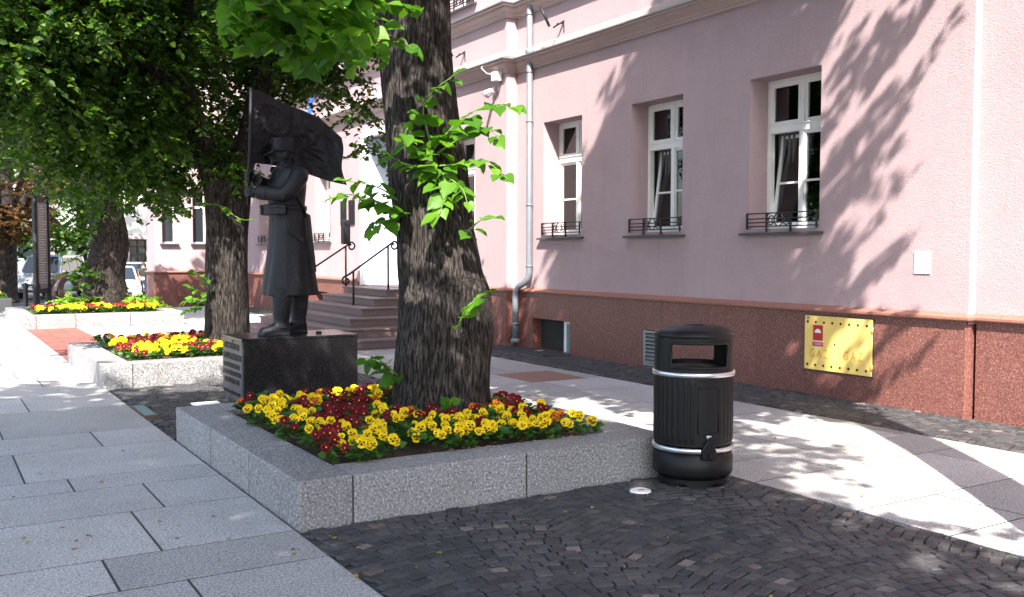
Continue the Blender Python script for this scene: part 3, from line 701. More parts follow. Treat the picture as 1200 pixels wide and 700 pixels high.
for dd, y, z in ((doors[0], 7.52, .48), (doors[1], 8.03, .47)):
    o = link('lettering', gme, dd); o.matrix_world = Matrix.Identity(4)
    o.location = Vector((gx - .002, y, z)) - wloc(dd); o.rotation_euler = (R(90), 0, R(-90)); o.scale = (.72, 1, 1)

# ------------------------------------------------------------------ entrance steps and rails
stp = thing('entrance_steps', 'flight of six brown granite steps up to the doorway', 'steps', (7.6, 19.5, 0))
SX = [6.0, 6.47, 6.95, 7.42, 7.92, 8.44]; SY0 = [16.15, 16.7, 17.25, 17.8, 18.35, 18.9]; SY1 = [21.6, 21.5, 21.45, 21.4, 21.4, 21.4]
for k in range(6):
    s = MB().box(SX[k] + .03, 9.165, SY0[k] + .03, SY1[k] - .03, -.02 if k == 0 else .16 * k + .001, .16 * (k + 1) - .035).build('step', 'step', stp)
    n = 4; L = SY1[k] - SY0[k]
    for i in range(n): bevel(MB().box(SX[k], SX[k] + .5 if k < 5 else 9.165, SY0[k] + L * i / n + .002, SY0[k] + L * (i + 1) / n - .002, .16 * (k + 1) - .034, .16 * (k + 1)).build('tread', 'step', s), .004, 1)
    if k < 5: MB().box(SX[k] + .505, 9.165, SY0[k] + .002, SY0[k] + .6, .16 * (k + 1) - .034, .16 * (k + 1) - .001).build('tread', 'step', s)
def spiral(c, r, turns, sg=1, n=22, axis='y'):
    out = []
    for i in range(n):
        t = i / (n - 1); a = math.pi / 2 + sg * t * turns * 2 * math.pi; rr = r * (1 - .6 * t); out.append((c[0] + math.cos(a) * rr, c[1], c[2] + math.sin(a) * rr))
    return out
def handrail(Y, xs, zs, z0s, label, box):
    h = thing('handrail', label, 'handrail', (xs[0], Y, z0s[0]), 'stair handrails')
    for x, z, zb in zip(xs, zs, z0s): MB().tube([(x, Y, zb), (x, Y, z)], .024, 8).build('post', 'ironblack', h)
    d_ = Vector((xs[1] - xs[0], 0, zs[1] - zs[0])).normalized()
    a = Vector((xs[0], Y, zs[0])); b = Vector((xs[1], Y, zs[1]))
    MB().tube(list(reversed(spiral((a.x - .16, Y, a.z - .2), .1, 1.0, 1))) + [a - d_ * .08, a, b], .022, 8).tube([b, b + d_ * .1] + spiral((b.x + .14, Y, b.z + .0), .1, 1.0, -1), .022, 8).build('rail', 'ironblack', h)
    if box: bevel(MB().box(xs[1] - .09, xs[1] + .09, Y - .09, Y + .09, zs[1] + .05, zs[1] + .62).build('lantern_box', 'ironblack', h), .02)
handrail(21.3, (7.55, 8.5), (1.3, 1.9), (.64, .96), 'black iron handrail with a dark box on its upper post', True)
handrail(19.0, (7.75, 8.55), (1.36, 1.9), (.64, .96), 'black iron handrail half hidden behind the thick trunk', False)

# ------------------------------------------------------------------ litter bin
def make_bin(cx, cy):
    root = thing('litter_bin', 'black domed litter bin with two silver bands beside the granite planter', 'litter bin', (cx, cy, 0))
    rr = .305
    b = MB(); n = 96; rs = []
    for r_, z, rib in ((.25, .0, 0), (.255, .07, 0), (.27, .075, 0), (.292, .08, 0), (.302, .10, 0), (.304, .215, 0), (.296, .225, 0), (.296, .268, 0)):
        rs.append([(cx + r_ * math.cos(2 * math.pi * k / n), cy + r_ * math.sin(2 * math.pi * k / n), z) for k in range(n)])
    b.rings(rs, True, True, True).build('base', 'bin', root)
    # scalloped feet skirt
    b = MB(); rs = []
    for r_, z in ((.262, -.005), (.262, .055)):
        rs.append([(cx + r_ * math.cos(2 * math.pi * k / n), cy + r_ * math.sin(2 * math.pi * k / n), z + (.028 if z < .02 and (k % 16) in (6, 7, 8, 9, 10) else 0)) for k in range(n)])
    b.rings(rs, True, False, False).build('foot_ring', 'bin', root)
    # ribbed body with a plain advert panel
    ca = math.atan2(-cy, -cx)      # azimuth of the side seen from the square
    pa0, pa1 = ca + R(4), ca + R(42)
    n = 240; b = MB(); rs = []
    for z in (.315, .33, .38, .78, .815, .83):
        ring = []
        for k in range(n):
            a = 2 * math.pi * k / n; da = (a - pa0) % (2 * math.pi)
            inp = da < (pa1 - pa0); r_ = .296
            if .35 < z < .8 and not inp: r_ += .006 if (k % 6) in (0, 1, 2) else 0
            ring.append((cx + r_ * math.cos(a), cy + r_ * math.sin(a), z))
        rs.append(ring)
    body = b.rings(rs, True, True, True, False).build('body', 'bin', root)
    for z in (.42, .755):
        pts = [(cx + .298 * math.cos(a), cy + .298 * math.sin(a), z) for a in [pa0 + R(3) + (pa1 - pa0 - R(6)) * i / 10 for i in range(11)]]
        MB().tube(pts, .006, 6).build('panel_edge', 'bin', body)
    for a in (pa0 + R(3), pa1 - R(3)): MB().tube([(cx + .297 * math.cos(a), cy + .297 * math.sin(a), z) for z in (.42, .755)], .004, 6).build('panel_edge', 'bin', body)
    m = MB()
    for z in (.345, .80, .375):
        for k in range(72):
            a = 2 * math.pi * k / 72
            if z == .375 and not (a - pa0) % (2 * math.pi) < (pa1 - pa0): continue
            m.sphere((cx + .298 * math.cos(a), cy + .298 * math.sin(a), z), .0045, 5, 4)
    m.build('rivets', 'bin', body)
    for z in (.268, .83): MB().lathe([(.29, z), (.308, z), (.3125, z + .004), (.3125, z + .03), (.308, z + .034), (.29, z + .034)], (cx, cy), 96).build('band', 'silver', root)
    # hood wall with openings front and back
    ops = [ca + R(11), ca + R(11) + math.pi]; hw = R(46); n = 180; z0, za, zb, z1 = .864, .90, 1.085, 1.12
    zs = [z0, za, za + .012, zb - .012, zb, z1]
    def openat(a, z):
        for o_ in ops:
            d_ = abs((a - o_ + math.pi) % (2 * math.pi) - math.pi)
            lim = hw - (R(3) if (z < za + .013 or z > zb - .013) else 0)
            if d_ < lim and za < z < zb: return True
        return False
    b = MB()
    for r_ in (.298, .28):
        rs = [[(cx + r_ * math.cos(2 * math.pi * k / n), cy + r_ * math.sin(2 * math.pi * k / n), z) for k in range(n)] for z in zs]
        v = [p for q in rs for p in q]; f = []
        for i in range(len(zs) - 1):
            zm = (zs[i] + zs[i + 1]) / 2
            for k in range(n):
                if openat(2 * math.pi * (k + .5) / n, zm): continue
                f.append((i * n + k, i * n + (k + 1) % n, (i + 1) * n + (k + 1) % n, (i + 1) * n + k))
        b.add(v, f, True)
    hood = b.build('hood_wall', 'bin', root, fix=False)
    for o_ in ops:
        A = [o_ - hw + R(1) + (2 * hw - R(2)) * i / 24 for i in range(25)]
        p = lambda a, z: (cx + .298 * math.cos(a), cy + .298 * math.sin(a), z)
        loop = [p(a, za + .002) for a in A[1:-1]] + [p(A[-1], za + .02), p(A[-1], zb - .02)] + [p(a, zb - .002) for a in reversed(A[1:-1])] + [p(A[0], zb - .02), p(A[0], za + .02), p(A[1], za + .002)]
        MB().tube(loop, .011, 6, False).build('aperture_rim', 'bin', hood)
    MB().lathe([(.298, 1.118), (.303, 1.125), (.303, 1.142), (.296, 1.152), (.283, 1.165), (.25, 1.182), (.19, 1.197), (.12, 1.204), (.085, 1.206), (.08, 1.211), (.001, 1.213)], (cx, cy), 72).build('dome', 'bin', root)
    MB().lathe([(.001, .9), (.17, .885), (.28, .88)], (cx, cy), 40).build('inner_tray', 'bin', root)
    # lock
    la = ca + R(22); q = lambda r_, da, z: (cx + r_ * math.cos(la + da), cy + r_ * math.sin(la + da), z)
    lk = bevel(MB().poly([q(.305, -.17, .225), q(.305, .17, .225), q(.305, .2, .27), q(.305, .1, .35), q(.305, -.06, .37), q(.305, -.2, .30)], Vector((math.cos(la), math.sin(la), 0)) * .035).build('lock', 'bin', root), .008)
    MB().tube([q(.338, .05, .262), q(.352, .05, .262)], .03, 16).build('lock_knob', 'bin', lk)
    MB().tube([q(.305, -.02, .395), q(.312, -.02, .395)], .012, 10).build('rivet', 'silver', lk)
    MB().tube([q(.312, -.06, .395), q(.314, .06, .40)], .006, 6).build('pin', 'silver', lk)
make_bin(5.02, 5.5)

# ------------------------------------------------------------------ pedestal and statue
PDX0, PDX1, PDY0, PDY1, PZ = 3.12, 4.55, 11.03, 11.86, .75
ped = thing('statue_pedestal', 'polished black granite block under the soldier statue with lettering on its end', 'pedestal', (3.85, 11.45, 0))
bevel(MB().box(PDX0 + .02, PDX1, PDY0, PDY1, -.02, PZ - .03).build('block', 'blackgranite', ped), .006)
bevel(MB().box(PDX0 - .004, PDX1 + .006, PDY0 - .006, PDY1 + .006, PZ - .029, PZ).build('cap_slab', 'blackgranite', ped), .005)
pl = MB().box(PDX0, PDX0 + .019, PDY0 + .001, PDY1 - .001, -.02, PZ - .031).build('inscription_face', 'greygranite', ped)
lm = MB()
for (z, h, ya, yb) in ((.60, .075, .10, .72), (.475, .075, .06, .76), (.375, .055, .06, .74), (.285, .055, .04, .76), (.19, .06, .10, .66), (.065, .035, .06, .28), (.065, .035, .33, .52), (.065, .035, .57, .74)):
    y = PDY1 - ya
    while y > PDY1 - yb:
        w_ = h * rng.uniform(.5, .75); x1_ = PDX0; t = h * .2
        lm.box(x1_ - .008, x1_ + .002, y - t, y, z, z + h)
        k = rng.random()
        if k < .6: lm.box(x1_ - .008, x1_ + .002, y - w_, y - t, z + h - t, z + h)
        if k > .3: lm.box(x1_ - .008, x1_ + .002, y - w_, y - t, z, z + t)
        if .15 < k < .8: lm.box(x1_ - .008, x1_ + .002, y - w_, y - t, z + h * .45, z + h * .45 + t)
        if k > .45 or k < .25: lm.box(x1_ - .008, x1_ + .002, y - w_ - t, y - w_, z, z + h)
        y -= w_ + t + h * .22
lm.box(PDX0 - .008, PDX0, PDY1 - .46, PDY1 - .43, .685, .71); lm.build('raised_lettering', 'ironblack', pl)['kind'] = 'stuff'
bevel(MB().box(4.13, 4.19, 11.3, 11.36, PZ - .01, PZ + .03).build('mounting_stub', 'ironblack', ped), .01)

YS = 11.47
SXf = lambda px: (3.6 + (px - 308) * .0111) * YS / 11.78
SZf = lambda py: 1.75 + (1.28 + (340 - py) * .01067 - 1.75) * YS / 11.78
stat = thing('soldier_statue', 'dark bronze statue of a soldier in greatcoat and cap holding a flag', 'statue', (3.85, YS, PZ))
body = MB()
def ering(cx_, cy_, z, rx, ry, n=32, pw=2.3, fold=0., ph=0.):
    out = []
    for k in range(n):
        t = 2 * math.pi * k / n; c, s = math.cos(t), math.sin(t)
        q = (abs(c) ** pw + abs(s) ** pw) ** (-1 / pw) * (1 + fold * math.sin(7 * t + ph) + fold * .6 * math.sin(12 * t + 1 + ph))
        out.append((cx_ + rx * q * c, cy_ + ry * q * s, z))
    return out
prof = [(346, 308.5, 371.5, .31, .035), (342, 309, 371, .31, .035), (330, 310.5, 369, .305, .03), (312, 313, 366, .295, .024), (292, 315.5, 362, .28, .016), (272, 317, 359, .265, .01), (255, 318, 357.5, .25, .004), (246, 318.5, 356, .24, 0), (238, 317, 356, .24, 0), (228, 316, 357, .255, 0), (218, 317, 357.5, .28, 0), (210, 319, 357, .30, 0), (204, 321.5, 355, .30, 0), (199, 324, 351.5, .27, 0), (196, 326, 348.5, .21, 0), (193.5, 326.5, 346, .14, 0), (191, 326.5, 343, .105, 0)]
rs = []
for py, a, b, ry, fo_ in prof:
    xa, xb = SXf(a), SXf(b); rs.append(ering((xa + xb) / 2, YS, SZf(py), (xb - xa) / 2, ry, 40, 2.3, fo_, py * .02))
body.rings(rs)
# neck and head
hx = SXf(330.5)
hd = [(194, 327.5, 342, .085), (189, 327.5, 341.5, .082), (186.5, 323.5, 341.5, .084), (184, 321, 342, .09), (181, 319.6, 342.5, .098), (178, 318.8, 343.2, .104), (174, 318.6, 343.8, .11), (170, 318.4, 344, .112), (166, 319, 343.6, .11), (162, 321, 342, .10), (159, 324.5, 339, .075)]
# map cap-and-head stack: face occupies 172..194, cap 160..177
hd = [(198, 328, 342.5, .085), (193, 327.5, 342, .083), (191.5, 322.5, 342, .082), (189.5, 320.6, 342, .088), (187, 320.2, 342.6, .095), (184, 319.8, 343.3, .102), (181, 320.2, 343.8, .106), (178, 319.2, 344, .108), (174, 319.2, 344, .11), (170, 320, 343.5, .108), (166, 322, 342, .10)]
body.rings([ering((SXf(a) + SXf(b)) / 2, YS, SZf(py), (SXf(b) - SXf(a)) / 2, ry, 28, 2.1) for py, a, b, ry in hd])
P3 = lambda px, py, dy=0.: (SXf(px), YS + dy, SZf(py))
body.tube([P3(319.6, 179), P3(317.0, 184.3), P3(319.8, 185.6)], [.016, .027, .018], 8)                      # nose
body.tube([P3(319.6, 178.6, -.085), P3(318.3, 178.2, -.035), P3(318.3, 178.2, .035), P3(319.6, 178.6, .085)], .014, 6)  # brow
body.sphere(P3(319.6, 187.4), (.022, .045, .013)); body.sphere(P3(319.9, 189.4), (.02, .035, .012)); body.sphere(P3(320.6, 191.6), (.03, .035, .024))  # mouth, lip, chin
for s in (-1, 1):
    body.sphere(P3(332.8, 182.5, s * .108), (.034, .014, .05)); body.sphere(P3(320.4, 180.6, s * .042), (.012, .018, .011)); body.sphere(P3(322.6, 184.4, s * .06), (.03, .025, .028))
# collar and lapel
body.tube([P3(325, 196.5, -.13), P3(322, 200, -.06), P3(321.5, 203, 0), P3(322, 200, .06), P3(325, 196.5, .13)], .03, 8)
body.tube([P3(343, 194.5, y) for y in (-.1, -.04, .04, .1)], .035, 8); body.tube([P3(343, 195, -.1), P3(333, 195.5, -.135), P3(324.5, 198, -.12)], .03, 8); body.tube([P3(343, 195, .1), P3(333, 195.5, .135), P3(324.5, 198, .12)], .03, 8)
# near arm (his left), cuff, far arm
body.tube([P3(344, 203, -.27), P3(341, 209, -.315), P3(335, 218, -.34), P3(328.5, 226.5, -.33), P3(325, 229, -.31), P3(318, 229, -.25), P3(308, 227.5, -.16), P3(301.5, 226.5, -.10)], [.105, .112, .104, .10, .098, .088, .082, .084], 16)
body.tube([P3(310, 227.8, -.175), P3(301, 226.4, -.095)], [.092, .09], 16)
body.tube([P3(343, 203, .27), P3(338, 210, .31), P3(330, 217, .30), P3(322, 218, .25), P3(312, 214.5, .14), P3(303, 211.5, .05)], [.105, .108, .1, .094, .084, .08], 16)
def hand(hx_, hz_, sgn):
    """fist closed round the pole; sgn -1 = near hand"""
    body.tube([(hx_ + .07, YS + sgn * .05, hz_), (hx_ + .03, YS + sgn * .045, hz_ + .005)], [.052, .05], 10)
    for k in range(4):
        z = hz_ + .052 - k * .031; L = (.9, 1., .97, .85)[k]
        body.tube([(hx_ + .035, YS + sgn * .055, z), (hx_ - .012, YS + sgn * .052, z), (hx_ - .042 * L, YS + sgn * .022, z - .003), (hx_ - .04 * L, YS - sgn * .018, z - .004), (hx_ - .005, YS - sgn * .036, z - .004)], [.016, .0165, .0155, .0145, .012], 7)
    body.tube([(hx_ + .045, YS + sgn * .02, hz_ + .045), (hx_ + .025, YS - sgn * .03, hz_ + .062), (hx_ - .01, YS - sgn * .042, hz_ + .06)], [.02, .018, .014], 7)
polex = lambda z: SXf(293.2) + (z - SZf(240)) * (SXf(297.3) - SXf(293.2)) / (SZf(107) - SZf(240))
hand(polex(SZf(226)), SZf(226), -1); hand(polex(SZf(209)), SZf(209), 1)
# legs and boots
for (toe, heel, dy, py) in ((298.5, 333, -.16, 0), (331, 362, .13, 0)):
    ax = SXf(heel - 8.5); zb = PZ
    body.tube([(ax + .005, YS + dy, SZf(338)), (ax + .005, YS + dy, 1.2), (ax, YS + dy, 1.05), (ax - .002, YS + dy, .93), (ax, YS + dy, .84)], [.125, .122, .112, .095, .098], 16)
    tx = SXf(toe); L = SXf(heel) - tx; rs = []
    for t, hh, w_ in ((0, .04, .03), (.03, .075, .062), (.12, .105, .085), (.3, .115, .09), (.45, .14, .082), (.6, .19, .08), (.8, .2, .085), (.95, .17, .08), (1, .12, .055)):
        ring = []
        for k in range(16):
            a = 2 * math.pi * k / 16; ring.append((tx + L * t, YS + dy + w_ * math.cos(a), zb + hh / 2 + hh / 2 * math.copysign(abs(math.sin(a)) ** .7, math.sin(a))))
        rs.append(ring)
    body.rings(rs); body.box(tx + .005, tx + L, YS + dy - .075, YS + dy + .075, zb - .004, zb + .028)
bo = body.build('body', 'bronze', stat)
rm = bo.modifiers.new('remesh', 'REMESH'); rm.mode = 'VOXEL'; rm.voxel_size = .0095; rm.use_smooth_shade = True
sm_ = bo.modifiers.new('smooth', 'SMOOTH'); sm_.factor = .5; sm_.iterations = 3
# cap
cp = MB(); cp.rings([ering((SXf(a) + SXf(b)) / 2, YS, SZf(py), (SXf(b) - SXf(a)) / 2, ry, 32, 2.2) for py, a, b, ry in ((179.5, 319.0, 344.3, .112), (175, 318.8, 344.3, .115), (170, 318.6, 344.6, .118), (165, 318.4, 344.6, .12), (162.8, 319, 343.6, .114), (161.6, 321, 341.5, .1), (161.0, 326, 336, .05))])
cpo = cp.build('cap', 'bronze', stat)
pk = MB(); top_, bot_ = [], []
for k in range(15):
    t = R(115) + R(130) * k / 14; rx = .185; q = (SXf(327) + rx * math.cos(t), YS + .118 * math.sin(t)); dz = SZf(176.2) - .085 * max(0, -math.cos(t)) ** 1.5
    top_.append((q[0], q[1], dz + .012)); bot_.append((q[0], q[1], dz))
inn = (SXf(327), YS, SZf(175.4))
V = top_ + bot_ + [inn, (inn[0], inn[1], inn[2] - .02)]
F = [(k, k + 1, 16 + k, 15 + k) for k in range(14)] + [(k + 1, k, 30) for k in range(14)] + [(15 + k, 16 + k, 31) for k in range(14)]
pk.add(V, F); pk.build('peak', 'bronze', cpo)
MB().sphere(P3(318.4, 168), (.012, .03, .035)).build('badge', 'bronze', cpo)
# belt, pouches, straps, pocket flap, buttons
bt = MB(); bt.rings([ering((SXf(315.6) + SXf(357.2)) / 2, YS, SZf(py), (SXf(357.2) - SXf(315.6)) / 2 + d_, .245 + d_, 40) for py, d_ in ((246.5, 0), (246, .012), (241.5, .012), (241, 0))])
bto = bt.build('belt', 'bronze', stat)
for s in (-1, 1):
    for k, (a, dx) in enumerate(((24, 0), (42, 0), (60, 0))):
        an = R(180) + s * R(a); cx_, cy_ = (SXf(315.6) + SXf(357.2)) / 2 + .26 * math.cos(an), YS + .26 * math.sin(an)
        p = MB().box(-.035, .05, -.055, .055, -.075, .045).box(-.035, .056, -.058, .058, .0, .05)
        p.v = [(cx_ + x * math.cos(an) - y * math.sin(an), cy_ + x * math.sin(an) + y * math.cos(an), SZf(245) + z) for x, y, z in p.v]
        bevel(p.build('pouch', 'bronze', bto), .012)
MB().box(SXf(314.4), SXf(316.5), YS - .04, YS + .04, SZf(247), SZf(240.5)).build('buckle', 'bronze', bto)
MB().tube([P3(349, 197, .12), P3(340, 200, -.25), P3(334, 214, -.28), P3(340, 230, -.275), P3(350, 246, -.23), P3(358, 262, -.08), P3(362, 285, .02)], .017, 6).build('shoulder_strap', 'bronze', stat)
MB().poly([P3(330, 268, -.272), P3(347, 279.5, -.285), P3(345.5, 284, -.287), P3(328.5, 272.5, -.275)], (0, -.018, 0)).build('pocket_flap', 'bronze', stat)
MB().poly([P3(352, 250, -.2), P3(357, 252, -.15), P3(362, 318, -.2), P3(357, 320, -.25)], (.02, -.02, 0)).build('coat_vent', 'bronze', stat)
for py in (206, 216, 226, 258, 275): MB().sphere(P3(319 - (206 - py) * -.005, py, -.06), .016, 8, 6).build('button', 'bronze', stat)
for s in (-1, 1): MB().box(SXf(335), SXf(346), YS + s * .2 - .05, YS + s * .2 + .05, SZf(200), SZf(197.5)).build('epaulette', 'bronze', stat)
# slung rifle
rf = MB(); rf.poly([P3(365, 300, .12), P3(374.5, 303, .12), P3(367.5, 270, .12), P3(362, 262, .12), P3(359.5, 266, .12)], (0, .05, 0))
rfo = bevel(rf.build('rifle', 'bronze', stat), .01)
MB().tube([P3(365, 275, .145), P3(360.5, 255, .145), P3(356.5, 234, .145), P3(352, 205, .145), P3(349, 182, .15)], [.03, .03, .024, .018, .012], 10).build('barrel', 'bronze', rfo)
MB().tube([P3(362.5, 258, .12), P3(366.5, 259, .10), P3(367, 263, .10)], .011, 6).build('bolt_handle', 'bronze', rfo)
MB().tube([P3(368, 292, .145), P3(364, 262, .18), P3(358, 230, .18), P3(352, 204, .17)], .012, 6).build('sling', 'bronze', rfo)
# pole and flag with relief
MB().tube([(polex(SZf(241)), YS, SZf(241)), (polex(SZf(106)), YS, SZf(106))], .021, 12).build('flagpole', 'bronze', stat)
NU, NV = 90, 60
topc = [(0, 107), (.12, 110), (.28, 118), (.4, 123.5), (.55, 127), (.75, 135), (.9, 148), (1, 156.5)]
botc = [(0, 192.5), (.2, 193.5), (.4, 196.5), (.6, 202), (.8, 209), (.92, 212), (1, 213.5)]
def itp(c, u):
    for (a, va), (b, vb) in zip(c, c[1:]):
        if u <= b: t = (u - a) / (b - a); return va + (vb - va) * t
    return c[-1][1]
V = []
for side in (0, 1):
    for j in range(NV + 1):
        for i in range(NU + 1):
            u, v = i / NU, j / NV
            yt, yb = itp(topc, u), itp(botc, u)
            px = 297 + u * (106 + (5 * v ** 2 + 2 * math.sin(v * 7)) * u ** 3)
            py = yt + (yb - yt) * v; px -= 2.5 * v * (1 - u)
            dy = .02 + .27 * min(1, u * 2.2) ** 1.2 + .05 * math.sin(u * 9 + v * 1.8) * min(1, u * 3) + .03 * math.sin(u * 17 - v * 4) * u
            # relief: wreath ring, radiating feathers, ripples
            du, dv = (u - .25), (v - .32) * .8
            rr_ = math.hypot(du, dv); an = math.atan2(dv, du)
            rel = .022 * math.exp(-((rr_ - .17) / .022) ** 2) * (1 + .5 * math.sin(an * 18)) + .02 * math.exp(-((rr_ - .09) / .02) ** 2) * (.6 + .4 * math.sin(an * 11))
            d2 = math.hypot(u - .58, (v - .55) * .8); a2 = math.atan2(v - .55, u - .58)
            rel += .022 * math.exp(-(d2 / .22) ** 4) * (math.sin(a2 * 9 + d2 * 20) * .6 + math.sin(d2 * 55) * .4)
            rel += .010 * mnoise.noise(Vector((u * 22, v * 16, 3))) + .012 * mnoise.noise(Vector((u * 9, v * 7, 8)))
            yy = YS + dy - rel if side == 0 else YS + dy + .022
            V.append((SXf(px) * yy / YS, yy, 1.75 + (SZf(py) - 1.75) * yy / YS))
F = []; W = NU + 1; Nn = W * (NV + 1)
for j in range(NV):
    for i in range(NU):
        q = j * W + i; F.append((q, q + 1, q + W + 1, q + W)); F.append((Nn + q, Nn + q + W, Nn + q + W + 1, Nn + q + 1))
for j in range(NV): q = j * W; F.append((q, q + W, Nn + q + W, Nn + q)); q += NU; F.append((q, Nn + q, Nn + q + W, q + W))
for i in range(NU): F.append((i, Nn + i, Nn + i + 1, i + 1)); q = NV * W + i; F.append((q, q + 1, Nn + q + 1, Nn + q))
MB().add(V, F, True).build('flag', 'bronze', stat)

# ------------------------------------------------------------------ trees
def pxp(x, y, d):
    v = _r2 * ((x - 600) / 1122) - _u2 * ((y - 350) / 1122) + _f
    return Vector((0, 0, 1.75)) + v * d
LEAF6 = np.array([(0, 0, 0), (.42, .12, .06), (.40, .56, .07), (0, 1.0, -.10), (-.40, .56, .07), (-.42, .12, .06)], dtype=np.float64)
LEAF4 = np.array([(0, 0, 0), (.46, .38, .08), (0, 1.0, -.06), (-.46, .38, .08)], dtype=np.float64)
def leafcloud(pos, d, nrm, size, rich):
    """pos, d (tip direction), nrm arrays -> V, F"""
    T = LEAF6 if rich else LEAF4
    d = d / np.linalg.norm(d, axis=1, keepdims=True); s = np.cross(d, nrm); s /= np.linalg.norm(s, axis=1, keepdims=True) + 1e-9
    n = np.cross(s, d)
    V = pos[:, None, :] + size[:, None, None] * (T[None, :, 0:1] * s[:, None, :] + T[None, :, 1:2] * d[:, None, :] + T[None, :, 2:3] * n[:, None, :])
    k = len(T); base = (np.arange(len(pos)) * k)[:, None]
    if rich: F = np.concatenate([base + np.array([[0, 1, 2, 3]]), base + np.array([[0, 3, 4, 5]])], 0)
    else: F = np.concatenate([base + np.array([[0, 1, 2]]), base + np.array([[0, 2, 3]])], 0)
    return V.reshape(-1, 3), F
def crown_arrays(clusters, nleaf, size, g_, per=14, droop=.35, twig=.6, keep=None):
    cl = np.array(clusters, float); vol = (cl[:, 3] * cl[:, 4] * cl[:, 5]) ** .72
    ns = nleaf // per
    ci = g_.choice(len(cl), ns, p=vol / vol.sum()); c = cl[ci]
    dr = g_.normal(size=(ns, 3)); dr /= np.linalg.norm(dr, axis=1, keepdims=True)
    rad = .35 + .65 * g_.random(ns) ** .45
    o = c[:, :3] + dr * c[:, 3:6] * rad[:, None]
    td = dr.copy(); td[:, 2] = td[:, 2] * .25 - droop * g_.random(ns); td += g_.normal(size=(ns, 3)) * .35; td /= np.linalg.norm(td, axis=1, keepdims=True)
    if keep is not None:
        k = keep(o); o = o[k]; td = td[k]; ns = len(o)
    t = (np.arange(per) + .5) / per
    side = np.where(np.arange(per) % 2 == 0, 1., -1.)
    up = np.array([0, 0, 1.]); s = np.cross(td, up); s /= np.linalg.norm(s, axis=1, keepdims=True) + 1e-9
    L = twig * (.6 + .7 * g_.random(ns))
    pos = o[:, None, :] + td[:, None, :] * (t[None, :, None] - .5) * L[:, None, None] + np.array([0, 0, -1.])[None, None, :] * (t ** 2)[None, :, None] * .18 * L[:, None, None]
    d = td[:, None, :] * .7 + s[:, None, :] * side[None, :, None] * 1.0 + g_.normal(size=(ns, per, 3)) * .3; d[:, :, 2] -= .35
    n = np.tile(up, (ns, per, 1)) + g_.normal(size=(ns, per, 3)) * .42 + dr[:len(o), None, :] * .0
    sz = size * (.65 + .6 * g_.random((ns, per)))
    return pos.reshape(-1, 3), d.reshape(-1, 3), n.reshape(-1, 3), sz.ravel()
def crown(name, clusters, nleaf, size, mat, parent, seed, rich=True, keep=None, droop=.35, twig=.6):
    g_ = np.random.default_rng(seed)
    p, d, n, s = crown_arrays(clusters, nleaf, size, g_, keep=keep, droop=droop, twig=twig)
    V, F = leafcloud(p, d, n, s, rich); V = V - np.array(wloc(parent))
    o = link(name, npmesh(name, V, F, mat), parent); o['kind'] = 'stuff'; return o
def smoothpath(pts, step):
    P = [Vector(p[:3]) for p in pts]; Rr = [p[3] for p in pts]; out = []
    for i in range(len(P) - 1):
        p0, p1, p2, p3 = P[max(i - 1, 0)], P[i], P[i + 1], P[min(i + 2, len(P) - 1)]
        n = max(1, int((p2 - p1).length / step))
        for k in range(n):
            t = k / n; t2, t3 = t * t, t * t * t
            q = ((p1 * 2) + (p2 - p0) * t + (p0 * 2 - p1 * 5 + p2 * 4 - p3) * t2 + (p1 * 3 - p0 - p2 * 3 + p3) * t3) * .5
            out.append((q, Rr[i] + (Rr[i + 1] - Rr[i]) * (3 * t2 - 2 * t3)))
    out.append((P[-1], Rr[-1])); return out
def woody(m, pts, step, n, amp, freq=7., seed=0, flare=None):
    sp = smoothpath(pts, step); rs = []; up = Vector((1, 0, 0)); P = [q for q, _ in sp]
    for i, (p, r_) in enumerate(sp):
        d = (P[min(i + 2, len(P) - 1)] - P[max(i - 2, 0)]).normalized()
        a = (up - d * up.dot(d)).normalized(); b = d.cross(a); up = a; ring = []
        h = i * step
        for k in range(n):
            t = 2 * math.pi * k / n; ct, st_ = math.cos(t), math.sin(t)
            rdg = mnoise.noise(Vector((ct * freq * 1.5 + seed, st_ * freq * 1.5, h * 1.0 + seed * 3)))
            rdg2 = mnoise.noise(Vector((ct * freq * 3.2, st_ * freq * 3.2 + seed, h * 2.0)))
            lump = mnoise.noise(Vector((ct * 1.3, st_ * 1.3 + seed, h * 1.6)))
            q = r_ * (1 + .05 * lump) + amp * ((1 - 2.2 * abs(rdg)) * .7 + (1 - 2.0 * abs(rdg2)) * .45)
            if flare and h < flare[0]: e = (1 - h / flare[0]) ** 2; q += flare[1] * e * (.55 + .45 * math.sin(t * 5 + seed))
            ring.append(p + (a * ct + b * st_) * q)
        rs.append(ring)
    return m.rings(rs, True, True, True)
def tree(name, label, base, trunk, limbs, clusters, nleaf, size, mat='leaf', seed=1, n=64, step=.06, amp=.018, rich=True, keep=None, flare=(.5, .08), group='linden trees in the planter row', droop=.35, twig=.6):
    t = thing(name, label, 'tree', base, group)
    woody(MB(), trunk, step, n, amp, 7, seed, flare).build('trunk', 'bark', t)
    for k, l in enumerate(limbs): woody(MB(), l, step * 2, max(8, n // 4), amp * .6, 4, seed + k).build('limb', 'bark', t, fix=False)
    if nleaf: crown('crown', clusters, nleaf, size, mat, t, seed, rich, keep, droop, twig)
    return t

def blob_clusters(g_, n, cx, cy, z0, z1, rmax, r=1.1):
    out = []
    for _ in range(n):
        z = z0 + (z1 - z0) * g_.random(); h = (z - z0) / (z1 - z0); lim = rmax * math.sin(math.pi * (.2 + .72 * h)) ** .8
        a = g_.random() * 2 * math.pi; q = lim * g_.random() ** .5; s = r * (.7 + .6 * g_.random())
        out.append((cx + q * math.cos(a), cy + q * math.sin(a), z, s * 1.1, s * 1.1, s * .75))
    return out

